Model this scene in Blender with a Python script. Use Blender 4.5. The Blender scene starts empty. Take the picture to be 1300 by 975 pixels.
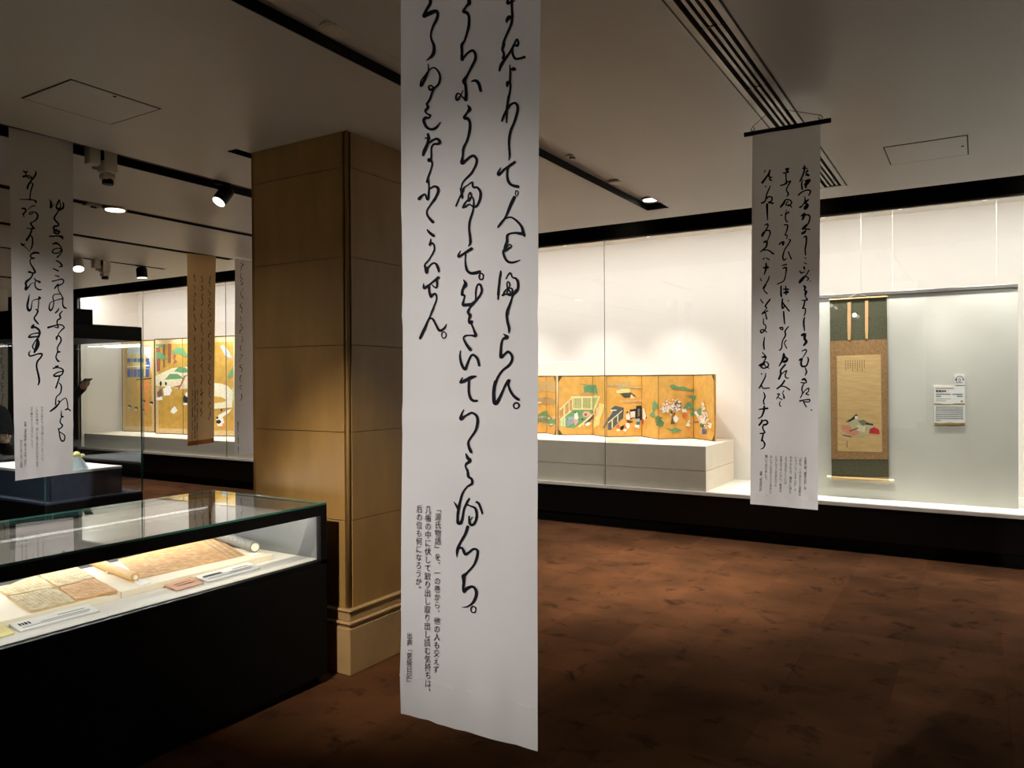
import bpy, bmesh, math, random
from mathutils import Vector, Matrix

random.seed(7)
SC = bpy.context.scene
COL = SC.collection

# ------------------------------------------------------------------ camera
FPX, CX, CY = 970.0, 650.0, 487.5
TH, PIT, ROL = math.radians(31.4), math.radians(0.27), 0.0055
CAM = Vector((0.0, 0.0, 1.6))
_F = Vector((-math.sin(TH) * math.cos(PIT), math.cos(TH) * math.cos(PIT), -math.sin(PIT)))
_R0 = Vector((math.cos(TH), math.sin(TH), 0.0))
_U0 = _R0.cross(_F)
CR = _R0 * math.cos(ROL) - _U0 * math.sin(ROL)
CU = _U0 * math.cos(ROL) + _R0 * math.sin(ROL)
cam_data = bpy.data.cameras.new('camera')
cam_data.sensor_fit = 'HORIZONTAL'
cam_data.sensor_width = 36.0
cam_data.lens = 36.0 * FPX / 1300.0
cam_data.clip_start = 0.02
cam = bpy.data.objects.new('camera', cam_data)
m3 = Matrix((CR, CU, -_F)).transposed()
cam.matrix_world = Matrix.Translation(CAM) @ m3.to_4x4()
COL.objects.link(cam)
SC.camera = cam

# ------------------------------------------------------------------ world, exposure
W = bpy.data.worlds.new('world')
SC.world = W
W.use_nodes = True
W.node_tree.nodes['Background'].inputs[0].default_value = (0.9, 0.85, 0.78, 1)
W.node_tree.nodes['Background'].inputs[1].default_value = 0.0
SC.view_settings.view_transform = 'Standard'
SC.view_settings.look = 'None'
SC.view_settings.gamma = 1.0
SC.view_settings.use_curve_mapping = False
SC.view_settings.exposure = 0.0
SC.cycles.use_denoising = True
SC.cycles.max_bounces = 10
SC.cycles.diffuse_bounces = 5
SC.cycles.transparent_max_bounces = 32
SC.cycles.sample_clamp_indirect = 6.0
SC.cycles.caustics_reflective = False
SC.cycles.caustics_refractive = False

# light strengths
P_WALLCASE = 33.0      # each LED bar in the wall showcase
P_TABLE = 7.5          # LED bar of the table case
P_DOWN = 620.0          # lit downlight
P_CSPOT = 170.0         # small fill spots added inside the wall showcase
P_COVE = 18.0          # fill washers added in the cove
P_SPOT = 55.0          # track spotlights


def proj(p):
    v = Vector(p) - CAM
    d = v.dot(_F)
    return CX + FPX * v.dot(CR) / d, CY - FPX * v.dot(CU) / d, d


def ray(px, py):
    return (_F + CR * ((px - CX) / FPX) - CU * ((py - CY) / FPX))


def P(px, py, axis, val):
    """pixel -> point on the plane axis = val"""
    r = ray(px, py)
    i = 'xyz'.index(axis)
    return CAM + r * ((val - CAM[i]) / r[i])


def PP(px, py, pt, n):
    r = ray(px, py)
    return CAM + r * ((Vector(pt) - CAM).dot(n) / r.dot(n))


# ------------------------------------------------------------------ materials
def lin(c):
    def f(v):
        v /= 255.0
        return v / 12.92 if v <= 0.04045 else ((v + 0.055) / 1.055) ** 2.4
    return (f(c[0]), f(c[1]), f(c[2]), 1.0)


def mat(name, c, rough=0.6, var=0.08, scale=8.0, bump=0.0, bscale=60.0, metal=0.0, spec=0.5, stretch=(1, 1, 1), c2=None):
    m = bpy.data.materials.new(name)
    m.use_nodes = True
    nt = m.node_tree
    b = nt.nodes['Principled BSDF']
    b.inputs['Roughness'].default_value = rough
    b.inputs['Metallic'].default_value = metal
    b.inputs['Specular IOR Level'].default_value = spec
    geo = nt.nodes.new('ShaderNodeNewGeometry')
    mp = nt.nodes.new('ShaderNodeMapping')
    mp.inputs['Scale'].default_value = stretch
    nt.links.new(geo.outputs['Position'], mp.inputs['Vector'])
    n = nt.nodes.new('ShaderNodeTexNoise')
    n.inputs['Scale'].default_value = scale
    n.inputs['Detail'].default_value = 5
    nt.links.new(mp.outputs[0], n.inputs['Vector'])
    mix = nt.nodes.new('ShaderNodeMix')
    mix.data_type = 'RGBA'
    l = lin(c)
    if c2:
        mix.inputs[6].default_value = l
        mix.inputs[7].default_value = lin(c2)
    else:
        mix.inputs[6].default_value = tuple(v * (1 - var) for v in l[:3]) + (1,)
        mix.inputs[7].default_value = tuple(min(1, v * (1 + var)) for v in l[:3]) + (1,)
    rmp = nt.nodes.new('ShaderNodeMapRange')
    rmp.inputs['From Min'].default_value = 0.3
    rmp.inputs['From Max'].default_value = 0.7
    nt.links.new(n.outputs['Fac'], rmp.inputs['Value'])
    nt.links.new(rmp.outputs[0], mix.inputs[0])
    nt.links.new(mix.outputs[2], b.inputs['Base Color'])
    if bump:
        n2 = nt.nodes.new('ShaderNodeTexNoise')
        n2.inputs['Scale'].default_value = bscale
        n2.inputs['Detail'].default_value = 3
        nt.links.new(mp.outputs[0], n2.inputs['Vector'])
        bp = nt.nodes.new('ShaderNodeBump')
        bp.inputs['Strength'].default_value = bump
        bp.inputs['Distance'].default_value = 0.01
        nt.links.new(n2.outputs['Fac'], bp.inputs['Height'])
        nt.links.new(bp.outputs[0], b.inputs['Normal'])
    return m


def glass_mat(name, tint=(0.97, 0.99, 0.985), ior=1.45, gain=1.0):
    m = bpy.data.materials.new(name)
    m.use_nodes = True
    nt = m.node_tree
    nt.nodes.clear()
    out = nt.nodes.new('ShaderNodeOutputMaterial')
    tr = nt.nodes.new('ShaderNodeBsdfTransparent')
    tr.inputs[0].default_value = tint + (1,)
    gl = nt.nodes.new('ShaderNodeBsdfGlossy')
    gl.inputs['Roughness'].default_value = 0.0
    gl.inputs['Color'].default_value = (gain, gain, gain, 1)
    fr = nt.nodes.new('ShaderNodeFresnel')
    geo = nt.nodes.new('ShaderNodeNewGeometry')
    mr = nt.nodes.new('ShaderNodeMapRange')
    mr.inputs['To Min'].default_value = ior
    mr.inputs['To Max'].default_value = 1.0 / ior
    nt.links.new(geo.outputs['Backfacing'], mr.inputs['Value'])
    nt.links.new(mr.outputs[0], fr.inputs['IOR'])
    mx = nt.nodes.new('ShaderNodeMixShader')
    nt.links.new(fr.outputs[0], mx.inputs[0])
    nt.links.new(tr.outputs[0], mx.inputs[1])
    nt.links.new(gl.outputs[0], mx.inputs[2])
    nt.links.new(mx.outputs[0], out.inputs[0])
    return m


def cloth_mat(name, c, trans=0.35):
    m = mat(name, c, rough=0.85, var=0.05, scale=3.0, bump=0.08, bscale=900, spec=0.1)
    nt = m.node_tree
    b = nt.nodes['Principled BSDF']
    out = nt.nodes['Material Output']
    t = nt.nodes.new('ShaderNodeBsdfTranslucent')
    src = b.inputs['Base Color'].links[0].from_socket
    nt.links.new(src, t.inputs['Color'])
    mx = nt.nodes.new('ShaderNodeMixShader')
    mx.inputs[0].default_value = trans
    nt.links.new(b.outputs[0], mx.inputs[1])
    nt.links.new(t.outputs[0], mx.inputs[2])
    nt.links.new(mx.outputs[0], out.inputs[0])
    return m


def emit_mat(name, c, s):
    m = bpy.data.materials.new(name)
    m.use_nodes = True
    nt = m.node_tree
    b = nt.nodes['Principled BSDF']
    b.inputs['Base Color'].default_value = lin(c)
    b.inputs['Emission Color'].default_value = lin(c)
    b.inputs['Emission Strength'].default_value = s
    return m


def carpet_mat():
    m = mat('carpet_brown', (70, 46, 29), rough=0.95, var=0.25, scale=2.2, bump=0.6, bscale=420, spec=0.05, c2=(95, 62, 39))
    nt = m.node_tree
    b = nt.nodes['Principled BSDF']
    src = b.inputs['Base Color'].links[0].from_socket
    geo = [n for n in nt.nodes if n.type == 'NEW_GEOMETRY'][0]
    # dark worn stains with their own ragged shapes
    st = nt.nodes.new('ShaderNodeTexNoise')
    st.inputs['Scale'].default_value = 5.5
    st.inputs['Detail'].default_value = 6
    st.inputs['Roughness'].default_value = 0.62
    st.inputs['Distortion'].default_value = 0.6
    nt.links.new(geo.outputs['Position'], st.inputs['Vector'])
    rp = nt.nodes.new('ShaderNodeMapRange')
    rp.inputs['From Min'].default_value = 0.56
    rp.inputs['From Max'].default_value = 0.70
    nt.links.new(st.outputs['Fac'], rp.inputs['Value'])
    sm = nt.nodes.new('ShaderNodeMix')
    sm.data_type = 'RGBA'
    sm.inputs[7].default_value = lin((50, 31, 19))
    nt.links.new(rp.outputs[0], sm.inputs[0])
    nt.links.new(src, sm.inputs[6])
    # every tile has its own shade
    oi = nt.nodes.new('ShaderNodeObjectInfo')
    r2 = nt.nodes.new('ShaderNodeMapRange')
    r2.inputs['To Min'].default_value = 0.84
    r2.inputs['To Max'].default_value = 1.16
    nt.links.new(oi.outputs['Random'], r2.inputs['Value'])
    mu = nt.nodes.new('ShaderNodeVectorMath')
    mu.operation = 'SCALE'
    nt.links.new(sm.outputs[2], mu.inputs[0])
    nt.links.new(r2.outputs[0], mu.inputs['Scale'])
    nt.links.new(mu.outputs[0], b.inputs['Base Color'])
    return m


M = {}
M['ceiling'] = mat('ceiling_paint', (196, 193, 189), rough=0.42, var=0.03, scale=1.5)
M['black'] = mat('matt_black', (7, 7, 6), rough=0.55, var=0.2, scale=20, spec=0.2)
M['void'] = mat('flat_black', (4, 4, 4), rough=1.0, var=0.2, scale=20, spec=0.0)
M['blackgloss'] = mat('satin_black', (8, 7, 7), rough=0.3, var=0.2, scale=4, spec=0.25)
M['darkwall'] = mat('dark_wall', (40, 36, 33), rough=0.7, var=0.1)
M['carpet'] = carpet_mat()
M['stone'] = mat('ochre_stone', (160, 126, 74), rough=0.45, var=0.14, scale=2.5, bump=0.05, bscale=40, stretch=(3, 3, 0.8))
M['stonelight'] = mat('pale_stone', (178, 148, 104), rough=0.5, var=0.12, scale=5, bump=0.06, bscale=50)
M['joint'] = mat('dark_joint', (78, 56, 30), rough=0.9)
M['casewhite'] = mat('case_cream', (240, 233, 224), rough=0.8, var=0.015, scale=1.0, bump=0.03, bscale=300)
M['casewhite2'] = mat('case_floor_white', (243, 240, 230), rough=0.6, var=0.02)
M['boxgrey'] = mat('plinth_cream', (236, 222, 202), rough=0.8, var=0.03)
M['linen'] = mat('grey_linen', (214, 210, 196), rough=0.85, var=0.03, scale=4, bump=0.08, bscale=700)
M['alu'] = mat('aluminium', (150, 146, 140), rough=0.4, metal=0.7, var=0.05)
M['whitemetal'] = mat('white_metal', (205, 198, 184), rough=0.4, var=0.04)
M['navy'] = mat('navy_cloth', (44, 54, 72), rough=0.85, var=0.12, scale=30)
M['deck'] = mat('deck_white', (232, 226, 214), rough=0.75, var=0.02)
M['board'] = mat('board_ivory', (236, 224, 198), rough=0.75, var=0.02)
M['endgrey'] = mat('end_grey', (120, 122, 122), rough=0.5, var=0.05)
M['glass'] = glass_mat('clear_glass')
M['glassedge'] = mat('glass_edge_green', (70, 130, 118), rough=0.15, var=0.15)
M['banner'] = cloth_mat('banner_white', (214, 209, 204), 0.38)
M['bannertan'] = cloth_mat('banner_tan', (226, 190, 138), 0.4)
M['bannertanhem'] = cloth_mat('banner_tan_hem', (160, 98, 46), 0.2)
M['ink'] = mat('ink_black', (14, 15, 22), rough=0.8, var=0.3, scale=40, spec=0.1)
M['inkgrey'] = mat('ink_grey', (62, 60, 58), rough=0.8, var=0.2, spec=0.1)
M['paper'] = mat('paper_white', (240, 238, 230), rough=0.8, var=0.02)
M['oldpaper'] = mat('old_paper', (222, 196, 150), rough=0.85, var=0.08, scale=25, c2=(196, 162, 112))
M['oldpaper2'] = mat('old_paper_orange', (222, 178, 120), rough=0.85, scale=30, c2=(190, 138, 84))
M['bookpaper'] = mat('book_paper', (214, 200, 160), rough=0.85, scale=30, c2=(176, 152, 104))
M['rollbrown'] = mat('scroll_brown', (214, 172, 106), rough=0.6, var=0.06, scale=30)
M['rollgrey'] = mat('scroll_grey_brocade', (150, 148, 138), rough=0.7, scale=120, c2=(96, 98, 96))
M['ivory'] = mat('ivory', (244, 238, 214), rough=0.5)
M['pink'] = mat('pink_card', (226, 176, 146), rough=0.8, var=0.04)
M['yellowcard'] = mat('yellow_card', (234, 220, 150), rough=0.8, var=0.04)
M['gold'] = mat('gold_leaf', (228, 176, 92), rough=0.6, scale=14, c2=(212, 156, 68))
M['gold2'] = mat('gold_dull', (186, 142, 56), rough=0.6, scale=10, c2=(206, 164, 78))
M['lacquer'] = mat('dark_lacquer', (58, 44, 26), rough=0.4)
M['brocade'] = mat('cream_brocade', (222, 196, 146), rough=0.8, scale=45, c2=(196, 160, 104))
M['brocadegreen'] = mat('green_brocade', (98, 94, 66), rough=0.85, scale=90, c2=(60, 62, 42))
M['brocadetan'] = mat('tan_brocade', (172, 132, 84), rough=0.85, scale=60, c2=(142, 104, 62))
M['silk'] = mat('silk_tan', (220, 184, 124), rough=0.8, scale=9, stretch=(1, 1, 5), c2=(204, 164, 104))
M['futai'] = mat('ribbon_peach', (216, 168, 118), rough=0.8, var=0.05)
M['cloth_black'] = mat('coat_black', (16, 16, 20), rough=0.85, var=0.2, scale=30, bump=0.1)
M['skin'] = mat('skin', (214, 168, 140), rough=0.55, var=0.06)
M['hair'] = mat('hair_black', (20, 17, 15), rough=0.5, var=0.3, scale=80)
M['lamp'] = emit_mat('lamp_white', (255, 246, 226), 4.0)
M['lampdim'] = emit_mat('lamp_warm', (255, 238, 205), 5.0)
M['paleblue'] = mat('pale_blue_glaze', (206, 220, 224), rough=0.3, var=0.08, scale=30)
M['leafgreen'] = mat('leaf_green', (150, 170, 90), rough=0.6, var=0.2, scale=40)
M['flower'] = mat('flower_yellow', (232, 220, 140), rough=0.6, var=0.1, scale=40)
_pc = {}


def paint(c):
    if c not in _pc:
        _pc[c] = mat('pigment_%d_%d_%d' % c, c, rough=0.75, var=0.12, scale=30)
    return _pc[c]


# ------------------------------------------------------------------ mesh helpers
class MB:
    def __init__(s):
        s.v, s.f, s.mi = [], [], []

    def face(s, pts, mi=0):
        o = len(s.v)
        s.v += [Vector(p) for p in pts]
        s.f.append(tuple(range(o, o + len(pts))))
        s.mi.append(mi)

    def hexa(s, b, t, mi=0):
        """b, t: four bottom / four top points in the same order"""
        o = len(s.v)
        s.v += [Vector(p) for p in b] + [Vector(p) for p in t]
        for q in ((3, 2, 1, 0), (4, 5, 6, 7), (0, 1, 5, 4), (1, 2, 6, 5), (2, 3, 7, 6), (3, 0, 4, 7)):
            s.f.append(tuple(o + i for i in q))
            s.mi.append(mi)
        return s

    def box(s, x0, x1, y0, y1, z0, z1, mi=0):
        return s.hexa([(x0, y0, z0), (x1, y0, z0), (x1, y1, z0), (x0, y1, z0)],
                      [(x0, y0, z1), (x1, y0, z1), (x1, y1, z1), (x0, y1, z1)], mi)

    def tube(s, pts, r, n=10, mi=0, caps=True):
        pts = [Vector(p) for p in pts]
        rs = r if isinstance(r, (list, tuple)) else [r] * len(pts)
        rings = []
        for i, p in enumerate(pts):
            t = (pts[min(i + 1, len(pts) - 1)] - pts[max(i - 1, 0)]).normalized()
            a = Vector((0, 0, 1)) if abs(t.z) < 0.9 else Vector((1, 0, 0))
            e1 = t.cross(a).normalized()
            e2 = t.cross(e1)
            o = len(s.v)
            for k in range(n):
                an = 2 * math.pi * k / n
                s.v.append(p + (e1 * math.cos(an) + e2 * math.sin(an)) * rs[i])
            rings.append(o)
        for a, b in zip(rings[:-1], rings[1:]):
            for k in range(n):
                s.f.append((a + k, b + k, b + (k + 1) % n, a + (k + 1) % n))
                s.mi.append(mi)
        if caps:
            s.f.append(tuple(rings[0] + k for k in range(n)))
            s.f.append(tuple(rings[-1] + n - 1 - k for k in range(n)))
            s.mi += [mi, mi]
        return s

    def ellipsoid(s, c, rx, ry, rz, n=12, m=8, mi=0):
        c = Vector(c)
        o = len(s.v)
        for i in range(1, m):
            ph = math.pi * i / m
            for k in range(n):
                a = 2 * math.pi * k / n
                s.v.append(c + Vector((rx * math.sin(ph) * math.cos(a), ry * math.sin(ph) * math.sin(a), rz * math.cos(ph))))
        top = len(s.v)
        s.v += [c + Vector((0, 0, rz)), c - Vector((0, 0, rz))]
        for i in range(m - 2):
            for k in range(n):
                s.f.append((o + i * n + k, o + (i + 1) * n + k, o + (i + 1) * n + (k + 1) % n, o + i * n + (k + 1) % n))
                s.mi.append(mi)
        for k in range(n):
            s.f.append((top, o + k, o + (k + 1) % n))
            s.f.append((top + 1, o + (m - 2) * n + (k + 1) % n, o + (m - 2) * n + k))
            s.mi += [mi, mi]
        return s


def origin_of(o):
    while o.parent:
        o = o.parent
    return o.location.copy()


def mk(name, mb, mats, parent=None, bevel=0.0, smooth=False, origin=None, recalc=True):
    if not isinstance(mats, (list, tuple)):
        mats = [mats]
    me = bpy.data.meshes.new(name)
    if parent:
        off = origin_of(parent)
    elif origin is not None:
        off = Vector(origin)
    else:
        xs = [v.x for v in mb.v]; ys = [v.y for v in mb.v]; zs = [v.z for v in mb.v]
        off = Vector(((min(xs) + max(xs)) / 2, (min(ys) + max(ys)) / 2, min(zs)))
    me.from_pydata([tuple(v - off) for v in mb.v], [], mb.f)
    for m_ in mats:
        me.materials.append(m_ if not isinstance(m_, str) else M[m_])
    me.polygons.foreach_set('material_index', mb.mi)
    if bevel or recalc:
        bm = bmesh.new()
        bm.from_mesh(me)
        if recalc:
            bmesh.ops.recalc_face_normals(bm, faces=bm.faces)
        if bevel:
            bmesh.ops.bevel(bm, geom=list(bm.edges), offset=bevel, segments=1, affect='EDGES', profile=0.5, clamp_overlap=True)
        bm.to_mesh(me)
        bm.free()
    if smooth:
        me.polygons.foreach_set('use_smooth', [True] * len(me.polygons))
    ob = bpy.data.objects.new(name, me)
    COL.objects.link(ob)
    if parent:
        ob.parent = parent
    else:
        ob.location = off
    return ob


def tag(o, label=None, cat=None, group=None, kind=None):
    if label: o['label'] = label
    if cat: o['category'] = cat
    if group: o['group'] = group
    if kind: o['kind'] = kind
    return o


def thing(name, loc, label, cat, group=None):
    o = bpy.data.objects.new(name, None)
    o.empty_display_size = 0.1
    COL.objects.link(o)
    o.location = loc
    return tag(o, label, cat, group)


def struct(name, mb, mats, parent=None, **k):
    return tag(mk(name, mb, mats, parent, **k), kind='structure')


def copy_tree(o, parent=None):
    c = o.copy()
    COL.objects.link(c)
    c.parent = parent
    for ch in list(o.children):
        copy_tree(ch, c)
    return c


def bx(*a, mi=0):
    return MB().box(*a, mi=mi)


def lamp(name, kind, loc, target, power, color, parent=None, **k):
    ld = bpy.data.lights.new(name, kind)
    ld.energy = power
    ld.color = color
    for kk, vv in k.items():
        setattr(ld, kk, vv)
    ob = bpy.data.objects.new(name, ld)
    COL.objects.link(ob)
    loc = Vector(loc)
    dirv = (Vector(target) - loc).normalized()
    q = dirv.to_track_quat('-Z', 'Y')
    if parent:
        ob.parent = parent
        ob.location = loc - origin_of(parent)
    else:
        ob.location = loc
    ob.rotation_euler = q.to_euler()
    return ob


WARM = (1.0, 0.86, 0.68)
CASEW = (1.0, 0.965, 0.94)

# ------------------------------------------------------------------ room shell
ZC = 2.97                       # ceiling height
XL, XR, YB, YF = -14.6, 4.2, -4.2, 9.0
YC = 6.22                       # ceiling edge in front of the dark cove
YG = 7.60                       # glass plane of the wall showcase

floor = struct('floor', bx(XL, XR, YB, YF, -0.12, -0.006), 'carpet')

TROUGHS = [(-10.80, -10.66, 5.75), (-8.45, -8.37, 5.72), (-7.20, -7.08, 5.68), (-5.86, -5.74, 5.85), (-4.62, -4.40, 5.87),
           (-2.29, -2.10, 5.87), (-0.965, -0.795, 5.87)]
mb = MB()
xs = XL
for a, b, ye in TROUGHS:
    mb.box(xs, a, YB, YC, ZC, ZC + 0.14)
    mb.box(a, b, ye, YC, ZC, ZC + 0.14)
    xs = b
mb.box(xs, XR, YB, YC, ZC, ZC + 0.14)
ceiling = struct('ceiling', mb, 'ceiling')
# linings of the recessed troughs
for i, (a, b, ye) in enumerate(TROUGHS):
    dep = 0.05 if i == 5 else 0.10
    m_ = MB()
    m_.box(a, a + 0.004, YB, ye, ZC + 0.002, ZC + dep, 0)
    m_.box(b - 0.004, b, YB, ye, ZC + 0.002, ZC + dep, 0)
    m_.box(a + 0.004, b - 0.004, ye - 0.004, ye, ZC + 0.002, ZC + dep, 0)
    m_.box(a, b, YB, ye, ZC + dep, ZC + dep + 0.01, 1)
    mk('trough_lining', m_, [M['black'], M['ceiling'] if i == 5 else M['black']], ceiling)
mk('cove_panel', bx(XL, XR, YC - 0.02, YG + 0.1, 3.42, 3.46), 'black', ceiling)
mk('cove_edge', bx(XL, XR, YC - 0.006, YC + 0.012, ZC + 0.004, 3.42), 'black', ceiling)
for xr, zr in ((-4.51, .03), (-8.41, .02), (-5.80, .01)):
    mk('track_rail', bx(xr - .018, xr + .018, YB, 5.6, ZC + zr, ZC + .10), 'black', ceiling)
# slot beside the pillar
mk('ceiling_slot', bx(-3.80, -3.72, 3.0, 5.0, ZC - 0.003, ZC + 0.002), 'void', ceiling)
# slot diffuser
dif = thing('slot_diffuser', (-0.88, 2.4, ZC), 'long silver slot air diffuser set in the ceiling above the right banner', 'air diffuser')
mk('frame', MB().box(-0.963, -0.937, YB, 5.865, ZC - 0.004, ZC + 0.05).box(-0.823, -0.797, YB, 5.865, ZC - 0.004, ZC + 0.05)
   .box(-0.937, -0.823, 5.84, 5.865, ZC - 0.004, ZC + 0.05), 'alu', dif)
mk('shadow_gap', bx(-0.973, -0.963, YB, 5.875, ZC - .002, ZC + .01), 'black', dif)
mk('shadow_gap', bx(-0.797, -0.789, YB, 5.875, ZC - .002, ZC + .01), 'black', dif)
for xb in (-0.909, -0.88, -0.851):
    mk('diffuser_bar', bx(xb - 0.007, xb + 0.007, YB, 5.84, ZC, ZC + 0.05), 'alu', dif)
for yb in [1.5 + 0.72 * i for i in range(7)]:
    mk('clip', MB().tube([(-0.93, yb, ZC + 0.0), (-0.905, yb + .01, ZC + 0.004), (-0.88, yb, ZC), (-0.855, yb + .01, ZC + 0.004), (-0.83, yb, ZC)], 0.004, 6), 'black', dif)


def hatch(px, label):
    """px: four ceiling pixels"""
    c = [P(x, y, 'z', ZC) for x, y in px]
    x0 = min(p.x for p in c); x1 = max(p.x for p in c); y0 = min(p.y for p in c); y1 = max(p.y for p in c)
    t = thing('ceiling_hatch', ((x0 + x1) / 2, (y0 + y1) / 2, ZC), label, 'access hatch', 'ceiling access hatches')
    mk('hatch_panel', bx(x0 + .008, x1 - .008, y0 + .008, y1 - .008, ZC - 0.003, ZC), 'ceiling', t)
    mk('hatch_gap', MB().box(x0, x1, y0, y0 + .007, ZC - .002, ZC).box(x0, x1, y1 - .007, y1, ZC - .002, ZC)
       .box(x0, x0 + .007, y0 + .007, y1 - .007, ZC - .002, ZC).box(x1 - .007, x1, y0 + .007, y1 - .007, ZC - .002, ZC), 'black', t)
    mk('latch', MB().tube([(x1 - .03, (y0 + y1) / 2, ZC - .005), (x1 - .03, (y0 + y1) / 2, ZC - .002)], .008, 10), 'black', t)


hatch([(28, 123.5), (139, 157), (91.6, 101), (205, 138)], 'square ceiling hatch outlined in black above the left white banner')
hatch([(1121, 187), (1229, 171), (1228, 196), (1131, 208)], 'small ceiling hatch with a round latch at the far right')

# enclosing walls
struct('wall_left', bx(XL - 0.1, XL, YB, YF, 0, 3.45), 'black')
struct('wall_right', bx(XR, XR + 0.1, YB, YF, 0, 3.45), 'darkwall')
struct('wall_back', bx(XL, XR, YB - 0.1, YB, 0, ZC), 'darkwall')
struct('wall_front', bx(XL, XR, 8.82, 8.92, 0, 3.45), 'darkwall')

# carpet tiles
ts = 0.5
tiles = []
ix = int(math.floor(XL / ts))
for i in range(ix, int(XR / ts) + 1):
    for j in range(1, 16):
        cx, cy = (i + .5) * ts + 0.12, (j + .5) * ts + 0.21
        if cy > 7.75 or cx > XR - .3 or cx < XL + .3: continue
        x, y, d = proj((cx, cy, 0))
        if d < 0.5: continue
        vis = False
        if d > 0 and -40 < x < 1340 and 560 < y < 1010: vis = True
        if (x < 415 and y > 630 - 0 and d < 4.4): vis = False      # behind the table case
        if -3.95 < cx < -2.85 and 0.7 < cy < 3.8: vis = False
        tiles.append((0 if vis else 1, d, cx, cy))
tiles.sort()
g = 0.0004
tme = None
rest = MB()
for n_, (h_, d, cx, cy) in enumerate(tiles):
    if h_ == 0 and n_ < 290:
        if tme is None:
            ob = mk('carpet_tile', bx(cx - ts / 2 + g, cx + ts / 2 - g, cy - ts / 2 + g, cy + ts / 2 - g, -0.006, 0.0), 'carpet', floor)
            # re-centre the shared mesh on its own origin
            me = ob.data
            off = Vector((cx, cy, 0)) - floor.location
            me.transform(Matrix.Translation(-off))
            ob.location = off
            tme = me
        else:
            ob = bpy.data.objects.new('carpet_tile', tme)
            COL.objects.link(ob)
            ob.parent = floor
            ob.location = Vector((cx, cy, 0)) - floor.location
    else:
        rest.box(cx - ts / 2 + g, cx + ts / 2 - g, cy - ts / 2 + g, cy + ts / 2 - g, -0.006, 0.0)
if rest.v:
    tag(mk('carpet_field', rest, 'carpet', floor), kind='stuff')

# ------------------------------------------------------------------ stone pillar
pc = P(444.5, 859, 'z', 0.0)
px1, py0 = pc.x - 0.03, pc.y + 0.03          # shaft corner
pw = 0.78
px0, py1 = px1 - pw, py0 + pw
pil = thing('stone_pillar', ((px0 + px1) / 2, (py0 + py1) / 2, 0), 'square ochre stone pillar with moulded base beside the table case', 'pillar')
mk('core', bx(px0 + .01, px1 - .01, py0 + .01, py1 - .01, 0.3, ZC), 'joint', pil)
zj = [0.355, 0.835, 1.32, 1.80, 2.285, 2.775, ZC]
e = 0.0018
cg = 0.030                                    # corner moulding width
for a, b in zip(zj[:-1], zj[1:]):
    b2 = b - e
    mk('stone_panel', bx(px0 + cg, px1 - cg, py0, py0 + .02, a + e, b2), 'stone', pil)
    mk('stone_panel', bx(px1 - .02, px1, py0 + cg, py1 - cg, a + e, b2), 'stone', pil)
    mk('stone_panel', bx(px0, px0 + .02, py0 + cg, py1 - cg, a + e, b2), 'stone', pil)
    mk('stone_panel', bx(px0 + cg, px1 - cg, py1 - .02, py1, a + e, b2), 'stone', pil)
for (cx_, cy_, sx, sy) in ((px1, py0, -1, 1), (px0, py0, 1, 1), (px1, py1, -1, -1), (px0, py1, 1, -1)):
    m_ = MB().tube([(cx_ + sx * .013, cy_ + sy * .013, zj[0]), (cx_ + sx * .013, cy_ + sy * .013, ZC)], .011, 12)
    mk('corner_bead', m_, 'stone', pil, smooth=True)


def ring(mbx, o, z0, z1):
    return mbx.box(px0 - o, px1 + o, py0 - o, py1 + o, z0, z1)


mk('base_plinth', ring(MB(), .030, 0, .255), 'stonelight', pil, bevel=.004)
mk('base_moulding', ring(MB(), .022, .255, .272), 'stonelight', pil, bevel=.004)
mk('base_moulding', ring(MB(), .034, .272, .290), 'stonelight', pil, bevel=.006)
mk('base_moulding', ring(MB(), .016, .290, .338), 'stonelight', pil, bevel=.004)
mk('base_moulding', ring(MB(), .024, .338, .355), 'stonelight', pil, bevel=.006)

# ------------------------------------------------------------------ wall showcase
ZS, ZT = 0.46, 3.105
XE = -13.7
sh = thing('built_in_showcase', (-5, 8.1, 0), 'long built-in glass wall showcase with black plinth and bright cream interior', 'showcase')
mk('plinth', bx(XL, XR, YG - .0, YG + .06, 0.13, 0.424), 'blackgloss', sh)
mk('toe_kick', bx(XL, XR, YG + .10, YG + .16, 0.0, 0.13), 'black', sh)
mk('plinth_underside', bx(XL, XR, YG, YG + .10, 0.125, 0.13), 'black', sh)
mk('sill', bx(XE, XR, YG - .012, YG + .03, 0.424, ZS), 'whitemetal', sh, bevel=.003)
mk('case_floor', bx(XE, XR, YG + .03, 8.75, 0.40, ZS), 'casewhite2', sh)
mk('back_lining', bx(XE, XR, 8.74, 8.78, ZS, 3.30), 'casewhite', sh)
mk('end_lining', bx(XE - .02, XE, YG + .03, 8.74, ZS, 3.30), 'casewhite', sh)
mk('case_top', bx(XE, XR, YG + .06, 8.74, 3.28, 3.32), 'casewhite', sh)
mk('header', bx(XL, XR, YG - .02, YG + .05, ZT + .02, 3.42), 'blackgloss', sh)
mk('header_trim', bx(XE, XR, YG - .012, YG + .03, ZT, ZT + .02), 'alu', sh, bevel=.003)
mk('end_frame', bx(XE - .26, XE, YG - .02, YG + .05, 0.42, ZT + .02), 'blackgloss', sh)
mk('end_wall', bx(XL, XE - .26, YG - .01, YG + .05, 0.42, ZT + .02), 'black', sh)
xj = [-13.7]
x767 = P(767.5, 480, 'y', YG).x
pane = 2.08
xjs = [x767 + pane * k for k in range(-5, 4)]
xjs = [XE] + [x for x in xjs if XE + .3 < x < XR - .1] + [XR]
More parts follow.
